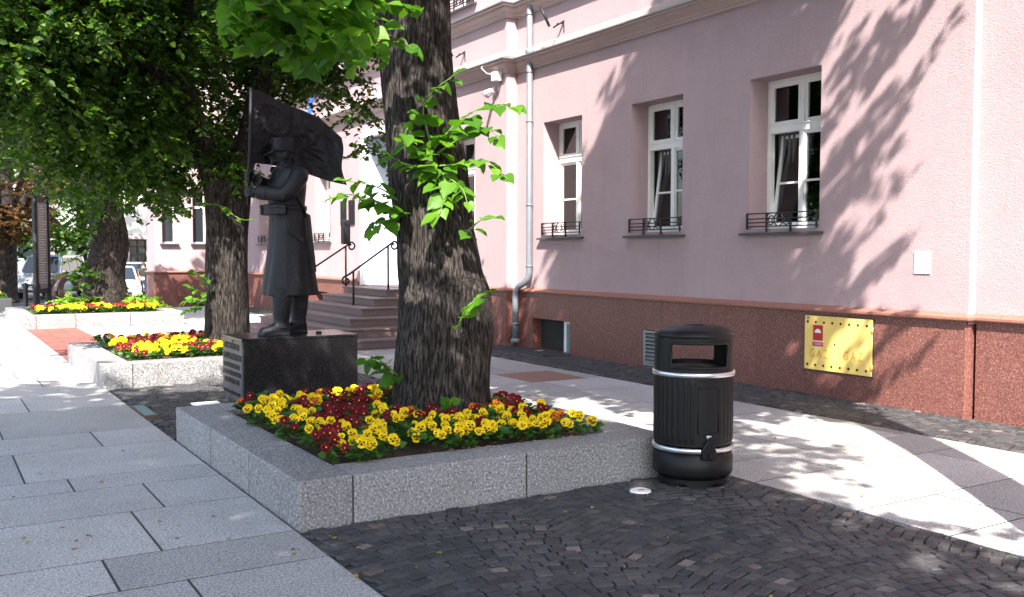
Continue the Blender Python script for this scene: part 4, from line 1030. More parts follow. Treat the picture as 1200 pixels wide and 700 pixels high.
# first tree: thick trunk in the planter by the bin
def tr1(x, y, w_): p = pxp(x, y, 8.78); return (p.x, p.y, p.z, w_ / 2 / 1122 * 8.78)
T1 = [tr1(517, 498, 112), tr1(517, 470, 111), tr1(519, 430, 110), tr1(522, 392, 110), tr1(521, 356, 106), tr1(515, 318, 94), tr1(508, 262, 87), tr1(502, 205, 89), tr1(492, 120, 82), tr1(487, 60, 82), tr1(483, 0, 84)]
q = Vector(T1[-1][:3]); T1 += [(q.x - .05, q.y + .05, q.z + .5, .31), (q.x - .08, q.y + .05, q.z + 1.2, .28)]
e1 = Vector(T1[-1][:3])
gA = np.random.default_rng(5)
c1 = [c for c in blob_clusters(gA, 34, 3.7, 7.6, 6.0, 9.3, 2.9, 1.0)] + [(1.7, 7.5, 7.4, 1.1, 1.1, .8), (1.0, 6.7, 7.1, 1.1, 1.1, .7), (2.2, 8.2, 7.9, 1.0, 1.0, .7), (.6, 7.6, 6.9, .9, .9, .6)]  # clusters listed last are added out of view to keep sun off the statue
l1 = [[(e1.x, e1.y, e1.z - .4, .24), (e1.x + dx * .5, e1.y + dy * .5, e1.z + .7, .16), (e1.x + dx, e1.y + dy, e1.z + 1.6, .09), (e1.x + dx * 1.3, e1.y + dy * 1.3, e1.z + 2.6, .04)] for dx, dy in ((1.3, .2), (-1.2, -.4), (-.2, 1.3), (.3, -1.2), (.1, .1))]
def keep1(o): return o[:, 2] > 5.45      # clear stem below the crown
t1 = tree('linden_tree', 'thick linden trunk with leafy shoots in the planter beside the litter bin', (T1[0][0], T1[0][1], 0), T1, l1, c1, 32000, .12, seed=3, n=240, step=.022, amp=.013, keep=keep1, flare=(.45, .05))

# leaf sprigs on that trunk: every leaf its own mesh object
def heart_leaf(k):
    r2 = random.Random(k); out = []
    ol = [(0, .0), (.20, -.09), (.40, .02), (.50, .22), (.46, .45), (.34, .66), (.17, .86), (0, 1.06)]
    R_ = [(x * r2.uniform(.92, 1.08), y, .10 * (x / .5) ** 1.5 + r2.uniform(-.02, .03)) for x, y in ol[1:-1]]
    L_ = [(-x * r2.uniform(.92, 1.08), y, .10 * (x / .5) ** 1.5 + r2.uniform(-.02, .03)) for x, y in ol[1:-1]]
    mid = [(0, .0, 0), (0, .30, -.015), (0, .62, -.03), (0, 1.06, -.13 + r2.uniform(-.06, .03))]
    V = mid + R_ + L_; F = []
    for b in (4, 10):
        f = [(0, b, b + 1, 1), (1, b + 1, b + 2), (1, b + 2, b + 3, 2), (2, b + 3, b + 4), (2, b + 4, b + 5, 3)]
        F += f if b == 4 else [tuple(reversed(x)) for x in f]
    pt = 1.0
    m = MB().add(V, F, True); m.add([(-.012, -.32, .02), (.012, -.32, .02), (.012, .0, 0), (-.012, 0, 0)], [(0, 1, 2, 3)])
    return m.mesh('leaf', 'leafnear')
HL = [heart_leaf(k) for k in range(6)]
leafn = [0]
toCam = -_f
def sprig(parent, pts, size, nl, spread=1.0, rad=.008, sd=0):
    """pts: world polyline of the shoot"""
    r2 = random.Random(sd); P = [Vector(p) for p in pts]
    sp = [p for p, _ in smoothpath([(*p, 1) for p in P], .05)]
    m = MB().tube(sp, [rad * (1 - .7 * i / len(sp)) for i in range(len(sp))], 6)
    s = m.build('sprig', 'stem' if rad < .012 else 'twig', parent, origin=sp[0])
    for i in range(nl):
        t = (i + .8) / nl; q = min(len(sp) - 2, int(t * (len(sp) - 1))); p = sp[q]; d = (sp[q + 1] - sp[q]).normalized()
        side = d.cross(Vector((0, 0, 1))); side = side.normalized() if side.length > .1 else _r2.copy()
        sg = 1 if i % 2 == 0 else -1
        td = (d * r2.uniform(.1, .9) + side * sg * spread * r2.uniform(.5, 1.1) + Vector((r2.gauss(0, .25), r2.gauss(0, .25), r2.uniform(-.7, .1)))).normalized()
        if i == nl - 1: td = d
        nn = (Vector((0, 0, 1)) * r2.uniform(.5, 1.1) + toCam * r2.uniform(.1, .7) + Vector((r2.gauss(0, .3), r2.gauss(0, .3), 0))).normalized()
        x = td.cross(nn).normalized(); nn = x.cross(td)
        sz = size * r2.uniform(.65, 1.15) * (1 - .25 * t)
        o = link('leaf', HL[r2.randrange(6)], s); leafn[0] += 1
        M4 = Matrix(((x.x, td.x, nn.x, 0), (x.y, td.y, nn.y, 0), (x.z, td.z, nn.z, 0), (0, 0, 0, 1)))
        o.rotation_euler = M4.to_euler(); o.scale = (sz, sz, sz); o.location = (p + td * sz * .3) - sp[0]
D = 8.36
def S(pl, size, nl, sd, d=D, spread=1., out=.25, rad=.008):
    n = len(pl); sprig(t1, [pxp(x, y, d - out * (i / (n - 1))) for i, (x, y) in enumerate(pl)], size * 1.22, round(nl * 1.3), spread, rad, sd)
S([(505, 172), (500, 150), (496, 128), (506, 108), (530, 90)], .135, 12, 1)
S([(508, 175), (530, 150), (560, 128), (590, 122), (606, 127)], .14, 15, 2)
S([(512, 180), (535, 165), (558, 150), (575, 152), (585, 165)], .14, 12, 3)
S([(510, 195), (540, 192), (568, 188), (588, 205), (596, 210)], .135, 12, 4)
S([(500, 185), (485, 172), (470, 168), (478, 150)], .13, 9, 5)
S([(505, 195), (490, 196), (470, 190), (455, 182)], .13, 9, 6)
S([(508, 198), (515, 212), (520, 235), (512, 255)], .14, 12, 7)
S([(512, 200), (528, 210), (542, 222), (548, 240)], .13, 10, 8)
S([(470, 250), (452, 240), (430, 232), (408, 228), (392, 232)], .13, 14, 9, 8.45)
S([(466, 235), (448, 222), (425, 215), (405, 212)], .12, 10, 10, 8.45)
S([(468, 255), (455, 258), (442, 262), (436, 272)], .12, 8, 11, 8.45)
S([(548, 272), (558, 262), (568, 256), (582, 256)], .11, 5, 12)
S([(538, 380), (545, 365), (556, 352), (575, 342)], .115, 9, 13, 8.28, .8, .12)
S([(466, 440), (452, 428), (440, 420), (426, 424)], .13, 10, 14, 8.5)
S([(528, 480), (527, 474), (530, 468)], .085, 4, 15, 8.22, 1., .06)
S([(552, 489), (556, 482), (566, 478)], .095, 4, 16, 8.18, 1., .06)
# a low branch of the same tree reaching over the square
def B(pl, d0, d1, size, nl, sd, rad=.012):
    n = len(pl); sprig(t1, [pxp(x, y, d0 + (d1 - d0) * i / (n - 1)) for i, (x, y) in enumerate(pl)], size * 1.1, round(nl * .8), 1.1, rad, sd)
B([(452, 40), (420, 10), (380, 5), (330, 12), (290, 30)], 8.1, 5.6, .15, 24, 21, .02)
B([(440, 22), (410, 28), (375, 38), (340, 44), (318, 50)], 7.6, 5.8, .15, 22, 22)
B([(438, 30), (420, 50), (395, 62), (360, 62), (338, 72)], 7.4, 6.2, .15, 20, 23)
B([(440, 10), (415, -8), (380, -10), (345, -6), (300, 8)], 7.4, 5.4, .16, 22, 24)
B([(448, 44), (432, 60), (424, 66), (408, 70)], 7.9, 7.2, .14, 10, 25)
B([(452, 40), (462, 46), (474, 50), (482, 58)], 8.1, 7.9, .16, 6, 26)
bc = []
for x, y, d_, r_ in ((300, 14, 5.8, .28), (335, 5, 6.0, .3), (370, 20, 6.3, .3), (405, 10, 6.6, .3), (345, 45, 6.2, .26), (385, 50, 6.6, .26), (415, 45, 7.0, .26), (430, 15, 7.4, .3), (400, 72, 7.0, .18), (320, -20, 5.8, .35), (380, -20, 6.4, .35)):
    p = pxp(x, y, d_); bc.append((p.x, p.y, p.z, r_, r_, r_ * .55))
crown('leaf_mass', bc, 620, .13, 'leafnear', t1, 29, True, None, .5, .4)

# second tree, behind the statue
b2 = (3.98, 14.85)
T2 = [(b2[0], b2[1], .18, .36), (b2[0], b2[1], .6, .325), (b2[0] + .0, b2[1], 1.4, .31), (b2[0] + .02, b2[1], 2.1, .31), (b2[0] + .03, b2[1], 2.6, .335), (b2[0] + .0, b2[1], 2.95, .36), (b2[0], b2[1], 3.25, .3)]
def limb(p0, p1, p2, r0, r1, r2_): return [(*p0, r0), (*p1, r1), (*p2, r2_)]
L2 = [limb((3.9, 14.85, 2.75), (3.45, 14.8, 3.9), (3.05, 14.7, 5.6), .2, .17, .11), limb((4.1, 14.85, 2.8), (4.5, 15.0, 3.9), (4.9, 15.1, 6.0), .22, .18, .1),
      limb((3.4, 14.8, 4.0), (2.4, 14.2, 4.6), (1.2, 13.6, 4.9), .11, .07, .03), limb((3.3, 14.8, 4.4), (3.2, 13.6, 5.4), (3.0, 12.4, 6.2), .1, .07, .03), limb((4.6, 15, 4.4), (5.6, 14.6, 5.2), (6.6, 14.2, 5.8), .1, .07, .03), limb((3.1, 14.7, 5.4), (2.6, 15.2, 7), (2.2, 15.5, 8.4), .1, .07, .03), limb((4.9, 15.1, 5.8), (4.8, 15.4, 7.2), (4.6, 15.6, 8.8), .1, .06, .03)]
gB = np.random.default_rng(8)
c2 = blob_clusters(gB, 30, 3.7, 14.8, 5.0, 9.2, 3.4, 1.0)
c2 += [(1.0, 13.6, 4.3, 1.0, 1.0, .6), (.6, 14.3, 5.0, 1.0, 1.0, .7), (1.7, 14.2, 3.7, .9, .9, .5), (2.5, 14.0, 4.4, .9, .9, .6), (2.6, 14.4, 3.3, .7, .7, .42), (1.9, 13.0, 4.9, .9, .9, .6), (3.0, 15.6, 3.7, .9, .9, .55), (1.3, 15.2, 4.2, 1.0, 1.0, .6), (3.2, 13.6, 5.0, .8, .8, .6),
       (2.2, 15.4, 3.2, .8, .8, .45), (.2, 13.0, 5.3, .9, .9, .6), (-.2, 14.0, 5.9, .9, .9, .6), (3.1, 14.2, 3.7, .6, .6, .4), (4.4, 14.2, 4.9, .7, .6, .5), (5.3, 14.8, 5.0, .8, .8, .55), (6.0, 14.2, 5.5, .8, .8, .6), (5.4, 15.6, 4.6, .8, .8, .5), (4.8, 15.8, 3.9, .7, .7, .45), (6.6, 15.0, 6.0, .8, .8, .6)]
for x, y, d_, r_ in ((320, 95, 15.5, .6), (350, 80, 15.6, .6), (385, 70, 15.4, .6), (400, 105, 15.3, .5), (425, 130, 15.0, .4), (430, 180, 14.6, .3), (345, 40, 15.0, .7), (395, 30, 15.0, .7), (300, 60, 15.5, .7), (180, 215, 14.4, .5), (215, 195, 14.6, .6), (265, 195, 14.2, .4), (150, 170, 14.0, .7), (110, 150, 13.6, .7), (60, 120, 13.4, .8), (20, 150, 13.2, .7), (60, 190, 13.6, .5), (20, 60, 13.0, .9), (100, 60, 13.6, .9), (120, 225, 15.0, .5), (225, 110, 15.0, .6), (250, 150, 15.3, .5), (235, 170, 15.6, .5), (265, 120, 15.6, .5), (280, 175, 15.6, .4), (200, 70, 14.5, .8)):
    p = pxp(x, y, d_); c2.append((p.x, p.y, p.z, r_, r_, r_ * .65))
def keep2(o):
    X, Y, Z = o.T
    return ~((X > 2.9) & (Y < 13.0) & (Z < 4.6))
t2 = tree('linden_tree', 'forked linden tree rising from the planter behind the soldier statue', (*b2, 0), T2, L2, c2, 112000, .08, seed=12, n=130, step=.035, amp=.011, keep=keep2, flare=(.4, .05))
def S2(pl, d, size, nl, sd):
    n = len(pl); sprig(t2, [pxp(x, y, d - .2 * i / (n - 1)) for i, (x, y) in enumerate(pl)], size, nl, 1., .007, sd)
S2([(243, 330), (236, 322), (226, 320)], 14.3, .13, 5, 31); S2([(242, 345), (230, 340), (220, 336)], 14.3, .13, 6, 32); S2([(242, 358), (228, 362), (216, 366)], 14.3, .14, 8, 33); S2([(242, 352), (232, 352), (222, 350), (216, 356)], 14.2, .14, 8, 34)
S2([(270, 246), (255, 240), (235, 240), (212, 246)], 14.2, .12, 9, 35); S2([(262, 244), (270, 250), (285, 258), (298, 256)], 14.2, .12, 7, 36)

# third tree, by the information board
b3 = (4.0, 26.4)
T3 = [(b3[0], b3[1], .15, .62), (b3[0], b3[1], .5, .52), (b3[0] - .02, b3[1], 1.2, .46), (b3[0] + .1, b3[1], 1.9, .45), (b3[0] + .05, b3[1], 2.6, .42), (b3[0] - .15, b3[1], 3.4, .36), (b3[0] - .3, b3[1], 4.6, .28)]
L3 = [limb((3.9, 26.4, 3.0), (4.7, 26.2, 4.2), (5.4, 26.0, 5.6), .25, .18, .1), limb((3.8, 26.4, 3.8), (2.6, 26.0, 4.8), (1.4, 25.6, 5.6), .18, .11, .05), limb((3.7, 26.4, 4.4), (3.5, 26.6, 6), (3.4, 26.6, 8.5), .25, .15, .05)]
gC = np.random.default_rng(18)
c3 = blob_clusters(gC, 30, 3.6, 26.4, 4.6, 10.5, 4.2, 1.3)
c3 += [(1.2, 25.2, 4.4, 1.2, 1.2, .7), (2.2, 25.0, 4.3, 1.0, 1.0, .55), (3.2, 25.6, 3.0, .6, .6, .45), (4.9, 25.6, 3.3, .9, .9, .5), (5.6, 26.2, 3.9, 1.0, 1.0, .6), (.2, 26.0, 4.9, 1.2, 1.2, .7), (4.6, 25.2, 4.3, 1.0, 1.0, .6), (3.3, 25.8, 2.3, .35, .4, .35), (3.35, 25.8, 1.7, .3, .35, .3), (3.3, 25.8, 1.2, .28, .3, .3), (6.4, 26.2, 4.6, 1.0, 1.0, .6), (5.3, 25.5, 2.9, .5, .5, .35)]
tree('linden_tree', 'leaning linden trunk beyond the statue in the long low planter', (*b3, 0), T3, L3, c3, 62000, .115, seed=22, n=64, step=.08, amp=.02, flare=(.6, .12))

# out-of-frame trees shading the square; those left and behind the viewpoint are added
gD = np.random.default_rng(31)
def plain_tree(x, y, z0, z1, rmax, label, nleaf, size, seed, mat='leaf', tr=.28, gcl=30, base=-.05, rich=False, group='trees around the square', lean=(0, 0)):
    gq = np.random.default_rng(seed); cl = blob_clusters(gq, gcl, x + lean[0], y + lean[1], z0, z1, rmax, 1.15)
    tr_ = [(x, y, base, tr), (x, y, base + 1.2, tr * .9), (x + .05, y, z0 - .4, tr * .8), (x + lean[0] * .6, y + lean[1] * .6, (z0 + z1) / 2, tr * .4)]
    lb = [[(x + lean[0] * .2, y + lean[1] * .2, z0 - .5, tr * .5), (c[0] * .5 + (x) * .5, c[1] * .5 + y * .5, (c[2] + z0) / 2, tr * .3), (c[0], c[1], c[2], tr * .1)] for c in cl[::max(1, gcl // 5)]]
    return tree('linden_tree' if mat == 'leaf' else 'copper_tree', label, (x, y, 0), tr_, lb, cl, nleaf, size, mat, seed, 28, .15, .015, rich, group=group)
plain_tree(5.5, 2.4, 5.8, 13.2, 1.45, 'slender linden tree on the pale slabs opposite the gas cabinet', 30000, .15, 41, lean=(-.6, 1.9))
plain_tree(-4.4, 3.4, 4.9, 10.0, 3.8, 'added linden tree out of view on the pale slabs, shading the pavement and planters', 26000, .16, 43, base=-.02, lean=(.6, .3))
plain_tree(-2.3, -1.6, 5.2, 10.5, 3.6, 'added linden tree out of view on the pale slabs, shading the foreground and thick trunk', 30000, .16, 42, base=-.02, lean=(1.2, .8))
# far trees
plain_tree(3.0, 45, 2.7, 8.5, 3.9, 'copper-leaved tree with forked trunk behind the information board', 15000, .17, 51, 'leafbrown', .4, 26, -.36, group='far trees beyond the street')
plain_tree(-3.5, 40, 3.4, 10.5, 4.6, 'green tree beyond the street left of the copper-leaved tree', 11000, .2, 52, tr=.35, base=-.36, group='far trees beyond the street')
plain_tree(7.4, 57, 2.0, 9, 3.2, 'bushy green tree between the silver van and the cream building', 12000, .2, 55, tr=.3, base=-.36, group='far trees beyond the street')
plain_tree(4.0, 62, 2.0, 11, 5, 'green tree behind the parked cars', 9000, .24, 53, tr=.35, base=-.36, group='far trees beyond the street')
plain_tree(-2.0, 66, 2.5, 11, 5.5, 'green tree at the far end of the street', 9000, .26, 54, tr=.35, base=-.36, group='far trees beyond the street')

# ------------------------------------------------------------------ pansies
def flower_mesh(kind, k):
    r2 = random.Random(k * 7 + 1); m = MB()
    cols = {'y': ('py', 'pd', 'pe'), 'r': ('pr', 'pd', 'pe'), 'o': ('po', 'pr', 'pe')}[kind]
    # petals: two back, two side, one lip; facing +Z, up = +Y
    for idx, (ang, L, w_, z) in enumerate(((60, .036, .036, -.004), (120, .036, .036, -.003), (8, .034, .034, .0), (172, .034, .034, .001), (270, .038, .046, .003))):
        a = R(ang + r2.uniform(-8, 8)); d = (math.cos(a), math.sin(a)); s = (-d[1], d[0]); P = [(0, 0, z)]
        for t in (-1, -.6, 0, .6, 1):
            ll = L * (1 - .28 * abs(t) ** 1.5); P.append((d[0] * ll + s[0] * w_ * .55 * t, d[1] * ll + s[1] * w_ * .55 * t, z + r2.uniform(-.004, .007) + .006 * (1 - abs(t))))
        m.cur = 0; m.add(P, [(0, 1, 2), (0, 2, 3), (0, 3, 4), (0, 4, 5)])
        if idx >= 2:
            m.cur = 1; q = [(0, 0, z + .0035)] + [(p[0] * .56, p[1] * .56, z + .0035 + (p[2] - z) * .56) for p in P[1:]]
            m.add(q, [(0, 2, 3), (0, 3, 4)] if kind != 'r' else [(0, 2, 3, 4)])
    m.cur = 2; m.add([(.006 * math.cos(t), .006 * math.sin(t), .009) for t in (0, 1.26, 2.5, 3.8, 5)], [(0, 1, 2, 3, 4)])
    return m.mesh('flower', list(cols))
FM = {k: [flower_mesh(k, i) for i in range(4)] for k in 'yro'}
def foliage_mesh(k):
    g_ = np.random.default_rng(100 + k); n = 34
    a = g_.random(n) * 2 * np.pi; rr_ = .085 * g_.random(n) ** .6; z = .02 + .07 * g_.random(n)
    pos = np.stack([rr_ * np.cos(a), rr_ * np.sin(a), z], 1); d = np.stack([np.cos(a), np.sin(a), g_.uniform(-.3, .5, n)], 1); nn = np.tile([0, 0, 1.], (n, 1)) + g_.normal(size=(n, 3)) * .4
    V, F = leafcloud(pos, d, nn, .05 * g_.uniform(.7, 1.25, n), True)
    return npmesh('foliage', V, F, 'leafpansy')
FO = [foliage_mesh(k) for k in range(6)]
SEEN = Vector((-.45, -.78, .42)).normalized()
def pansy(x, y, kind, label, group, r2, nf, sc=1., z=.29):
    root = thing('pansy_plant', label, 'pansy', (x, y, z), group)
    o = link('foliage', FO[r2.randrange(6)], root); o.rotation_euler = (0, 0, r2.uniform(0, 6.28)); s = r2.uniform(.9, 1.3) * sc; o.scale = (s, s, s * r2.uniform(.85, 1.2))
    for i in range(nf):
        kk = kind if r2.random() < .93 else ('o' if kind == 'r' else kind)
        f_ = link('flower', FM[kk][r2.randrange(4)], root)
        a = r2.uniform(0, 6.28); q = .085 * sc * r2.random() ** .5
        f_.location = (q * math.cos(a) - .015, q * math.sin(a) - .03, r2.uniform(.085, .145) * sc)
        nd = (SEEN + Vector((r2.gauss(0, .3), r2.gauss(0, .3), r2.gauss(.05, .22)))).normalized()
        x_ = Vector((0, 0, 1)).cross(nd).normalized(); y_ = nd.cross(x_); ro = r2.uniform(-.35, .35)
        xa = x_ * math.cos(ro) + y_ * math.sin(ro); ya = nd.cross(xa)
        f_.rotation_euler = Matrix(((xa.x, ya.x, nd.x), (xa.y, ya.y, nd.y), (xa.z, ya.z, nd.z))).to_euler()
        s = sc * r2.uniform(.85, 1.2); f_.scale = (s, s, s)
CN = {'y': 'yellow', 'r': 'maroon', 'o': 'orange-red'}
def bed(pl, tx, ty, trad, place, step, kindf, seed, nf, sc, near_):
    r2 = random.Random(seed); x0, x1, y0, y1 = pl; t = .37 + .09
    y = y0 + t; row = 0
    while y < y1 - t:
        x = x0 + t + (step * .5 if row % 2 else 0)
        while x < x1 - t + .02:
            px_, py_ = x + r2.uniform(-.05, .05), y + r2.uniform(-.05, .05); x += step
            if math.hypot(px_ - tx, py_ - ty) < trad: continue
            k = kindf(px_, py_, r2)
            if k is None: continue
            dt_ = math.hypot(px_ - tx, py_ - ty) - trad
            sides_ = [(px_ - x0 - t, 'along the curb beside the pale pavement'), (py_ - y0 - t, '-'), (x1 - t - px_, 'along the curb towards the pink building'), (y1 - t - py_, 'along the curb towards the street end')]
            q_ = min(sides_)
            where = 'close around the trunk' if dt_ < .22 else ((q_[1] if q_[1] != sides_[1][1] else near_) if q_[0] < .3 else 'in the middle of the bed')
            pansy(px_, py_, k, '%s pansy plant %s, %s' % (CN[k], where, place), '%s pansies %s, %s' % (CN[k], where, place), r2, r2.randint(*nf), sc, .295)
        y += step * .88; row += 1
def k1(x, y, r2):
    if x > 4.45 and y > 8.0: return 'r' if r2.random() < .8 else None
    if x > 4.25:
        if y < 6.95: return 'y' if r2.random() < .8 else ('o' if r2.random() < .6 else 'r')
        return 'r' if r2.random() < .75 else 'y'
    if y > 8.35: return ('y' if r2.random() < .6 else 'r') if x < 3.2 else ('r' if r2.random() < .6 else 'y')
    if x < 2.75: return 'y' if r2.random() < .72 else 'r'
    if y < 6.85 + (x - 2.4) * .12: return ('y' if r2.random() < .86 else 'r') if r2.random() < .93 else None
    return 'r' if r2.random() < .78 else 'y'
bed(PLANTERS[0], T1[0][0], T1[0][1], .56, 'planter with the thick trunk', .19, k1, 61, (2, 4), 1.08, 'along the curb towards the litter bin')
def k2(x, y, r2):
    if y > 15.2: return 'r' if r2.random() < .7 else 'y'
    return 'y' if mnoise.noise(Vector((x * 1.9, y * 1.4, 4))) > -.08 else 'r'
bed(PLANTERS[1], b2[0], b2[1], .55, 'planter behind the statue', .23, k2, 62, (2, 4), 1.15, 'along the curb towards the black pedestal')
def k3(x, y, r2):
    if y > 25.6: return None
    return 'y' if mnoise.noise(Vector((x * 2.1, y * .4, 9))) > -.05 else 'r'
bed(PLANTERS[2], b3[0], b3[1], .8, 'long far planter', .25, k3, 63, (3, 4), 1.35, 'along the curb towards the statue')
# lime-green ground cover behind the pansies of the third planter
gq = np.random.default_rng(77)
cl = [(2.9 + .28 * i + gq.normal() * .05, 26.0 + gq.normal() * .15, .42 + .1 * gq.random(), .3, .3, .18) for i in range(9)]
rt = thing('groundcover_shrub', 'low lime-green leafy shrub around the leaning trunk', 'shrub', (4.0, 26.0, .3)); crown('foliage', cl, 2600, .09, 'leafbright', rt, 78)
# withered flower heads on the soil of the first planter, litter on the paving
gq = np.random.default_rng(80)
def scatter(name, n, xr, yr, z, size, mat, label, cat, parent=None, avoid=True, seed=81):
    g_ = np.random.default_rng(seed); P = np.stack([g_.uniform(*xr, n), g_.uniform(*yr, n), np.full(n, z)], 1)
    if avoid: P = P[[not blocked(p[0], p[1], .05) for p in P]]
    n = len(P); a = g_.random(n) * 6.28; d = np.stack([np.cos(a), np.sin(a), g_.normal(size=n) * .12], 1); nn = np.tile([0, 0, 1.], (n, 1)) + g_.normal(size=(n, 3)) * .2
    P[:, 2] += .004
    V, F = leafcloud(P, d, nn, size * g_.uniform(.5, 1.2, n), True)
    o = link(name, npmesh(name, V, F, mat)); tag(o, label, cat, None, 'stuff'); return o
scatter('leaf_litter', 240, (2.0, 8.0), (3.0, 12.0), .004, .03, 'litter', 'dry brown and yellow leaf scraps strewn over cobbles and slabs', 'leaves')
scatter('leaf_litter', 60, (-.5, 1.95), (4.0, 10.0), .002, .032, 'litter', 'few dry leaf scraps on the pale granite slabs', 'leaves', seed=82)
scatter('withered_petals', 90, (2.42, 2.62), (6.3, 8.0), .305, .035, 'pw', 'withered tan petals along the inner edge of the planter curb', 'petals', avoid=False, seed=83)
scatter('withered_petals', 60, (2.9, 4.6), (6.13, 6.22), .30, .035, 'pw', 'withered petals on the soil behind the front planter curb', 'petals', avoid=False, seed=84)

# ------------------------------------------------------------------ information board, ring, cars, person, far buildings
ib = thing('information_board', 'tall dark information board on two posts behind the long planter', 'sign board', (2.8, 29.3, 0))
for x, y in ((2.62, 29.0), (2.98, 29.6)):
    MB().lathe([(.001, 3.32), (.05, 3.3), (.07, 3.25), (.07, 1.0), (.075, .9), (.11, .85), (.11, .78), (.085, .74), (.085, .0)], (x, y), 14).build('post', 'ironblack', ib)
b = MB().box(-.03, .03, -.33, .33, .62, 3.28); an = math.atan2(.36, .6)
def rotb(m): m.v = [(2.8 + x * math.cos(-an) - y * math.sin(-an), 29.3 + x * math.sin(-an) + y * math.cos(-an), z) for x, y, z in m.v]; return m
bo2 = rotb(b).build('board', 'ironblack', ib)
rotb(MB().box(.03, .036, -.27, .27, .75, 3.1)).build('face', 'signface', bo2)
m = MB(); z = 3.0
while z > .9:
    m.box(.036, .04, -.22, -.22 + rng.uniform(.25, .44), z, z + .025); z -= .07
rotb(m).build('printed_lines', 'print', bo2)
m = MB(); n = 24
for k in range(n): pass
m.rings([[(d_, .2 * math.cos(2 * math.pi * k / n), 3.52 + .22 * math.sin(2 * math.pi * k / n)) for k in range(n)] for d_ in (-.05, .05)], True, True, True, False)
rotb(m).build('round_crest', 'ironblack', ib)
bl = thing('bollard', 'short black bollard beside the information board', 'bollard', (2.35, 28.9, 0))
MB().lathe([(.001, .92), (.06, .9), (.085, .84), (.06, .78), (.06, .2), (.09, .15), (.09, 0)], (2.35, 28.9), 14).build('shaft', 'ironblack', bl)
rs_ = thing('ring_sculpture', 'rust-brown iron ring standing on a stone block', 'sculpture', (3.7, 31.5, 0))
bevel(MB().box(3.1, 4.1, 31.3, 31.8, -.03, .28).build('stone_block', 'curb', rs_), .01)
for s, yy in ((1, 31.45), (-1, 31.65)):
    rgs = []
    for k in range(28):
        t = R(-20) + R(250) * k / 27; c, q = math.cos(t), math.sin(t); cx_ = 3.72 + .12 * s
        rgs.append([(cx_ + r_ * c, yy + y_, .68 + r_ * q) for r_, y_ in ((.27, -.08), (.42, -.08), (.42, .08), (.27, .08))])
    MB().rings(rgs, True, True, True, False).build('ring', 'rust', rs_)
wl = thing('low_planter_wall', 'low dark stone planter with pansies beyond the long planter', 'planter', (1.4, 33.5, 0))
bevel(MB().box(-.6, 2.3, 33.0, 33.4, -.1, .32).build('curb_stone', 'darksill', wl), .01); MB().box(-.6, 2.3, 33.4, 35.2, -.36, .26).build('soil', 'soil', wl)
r3 = random.Random(90)
for k in range(26):
    kk = 'y' if r3.random() < .6 else 'r'; pansy(-.4 + k * .1 + r3.uniform(-.04, .04), 33.6 + r3.uniform(0, .5), kk, '%s pansy plant in the low dark planter' % CN[kk], '%s pansies in the low dark planter' % CN[kk], r3, 3, 1.5, .26)

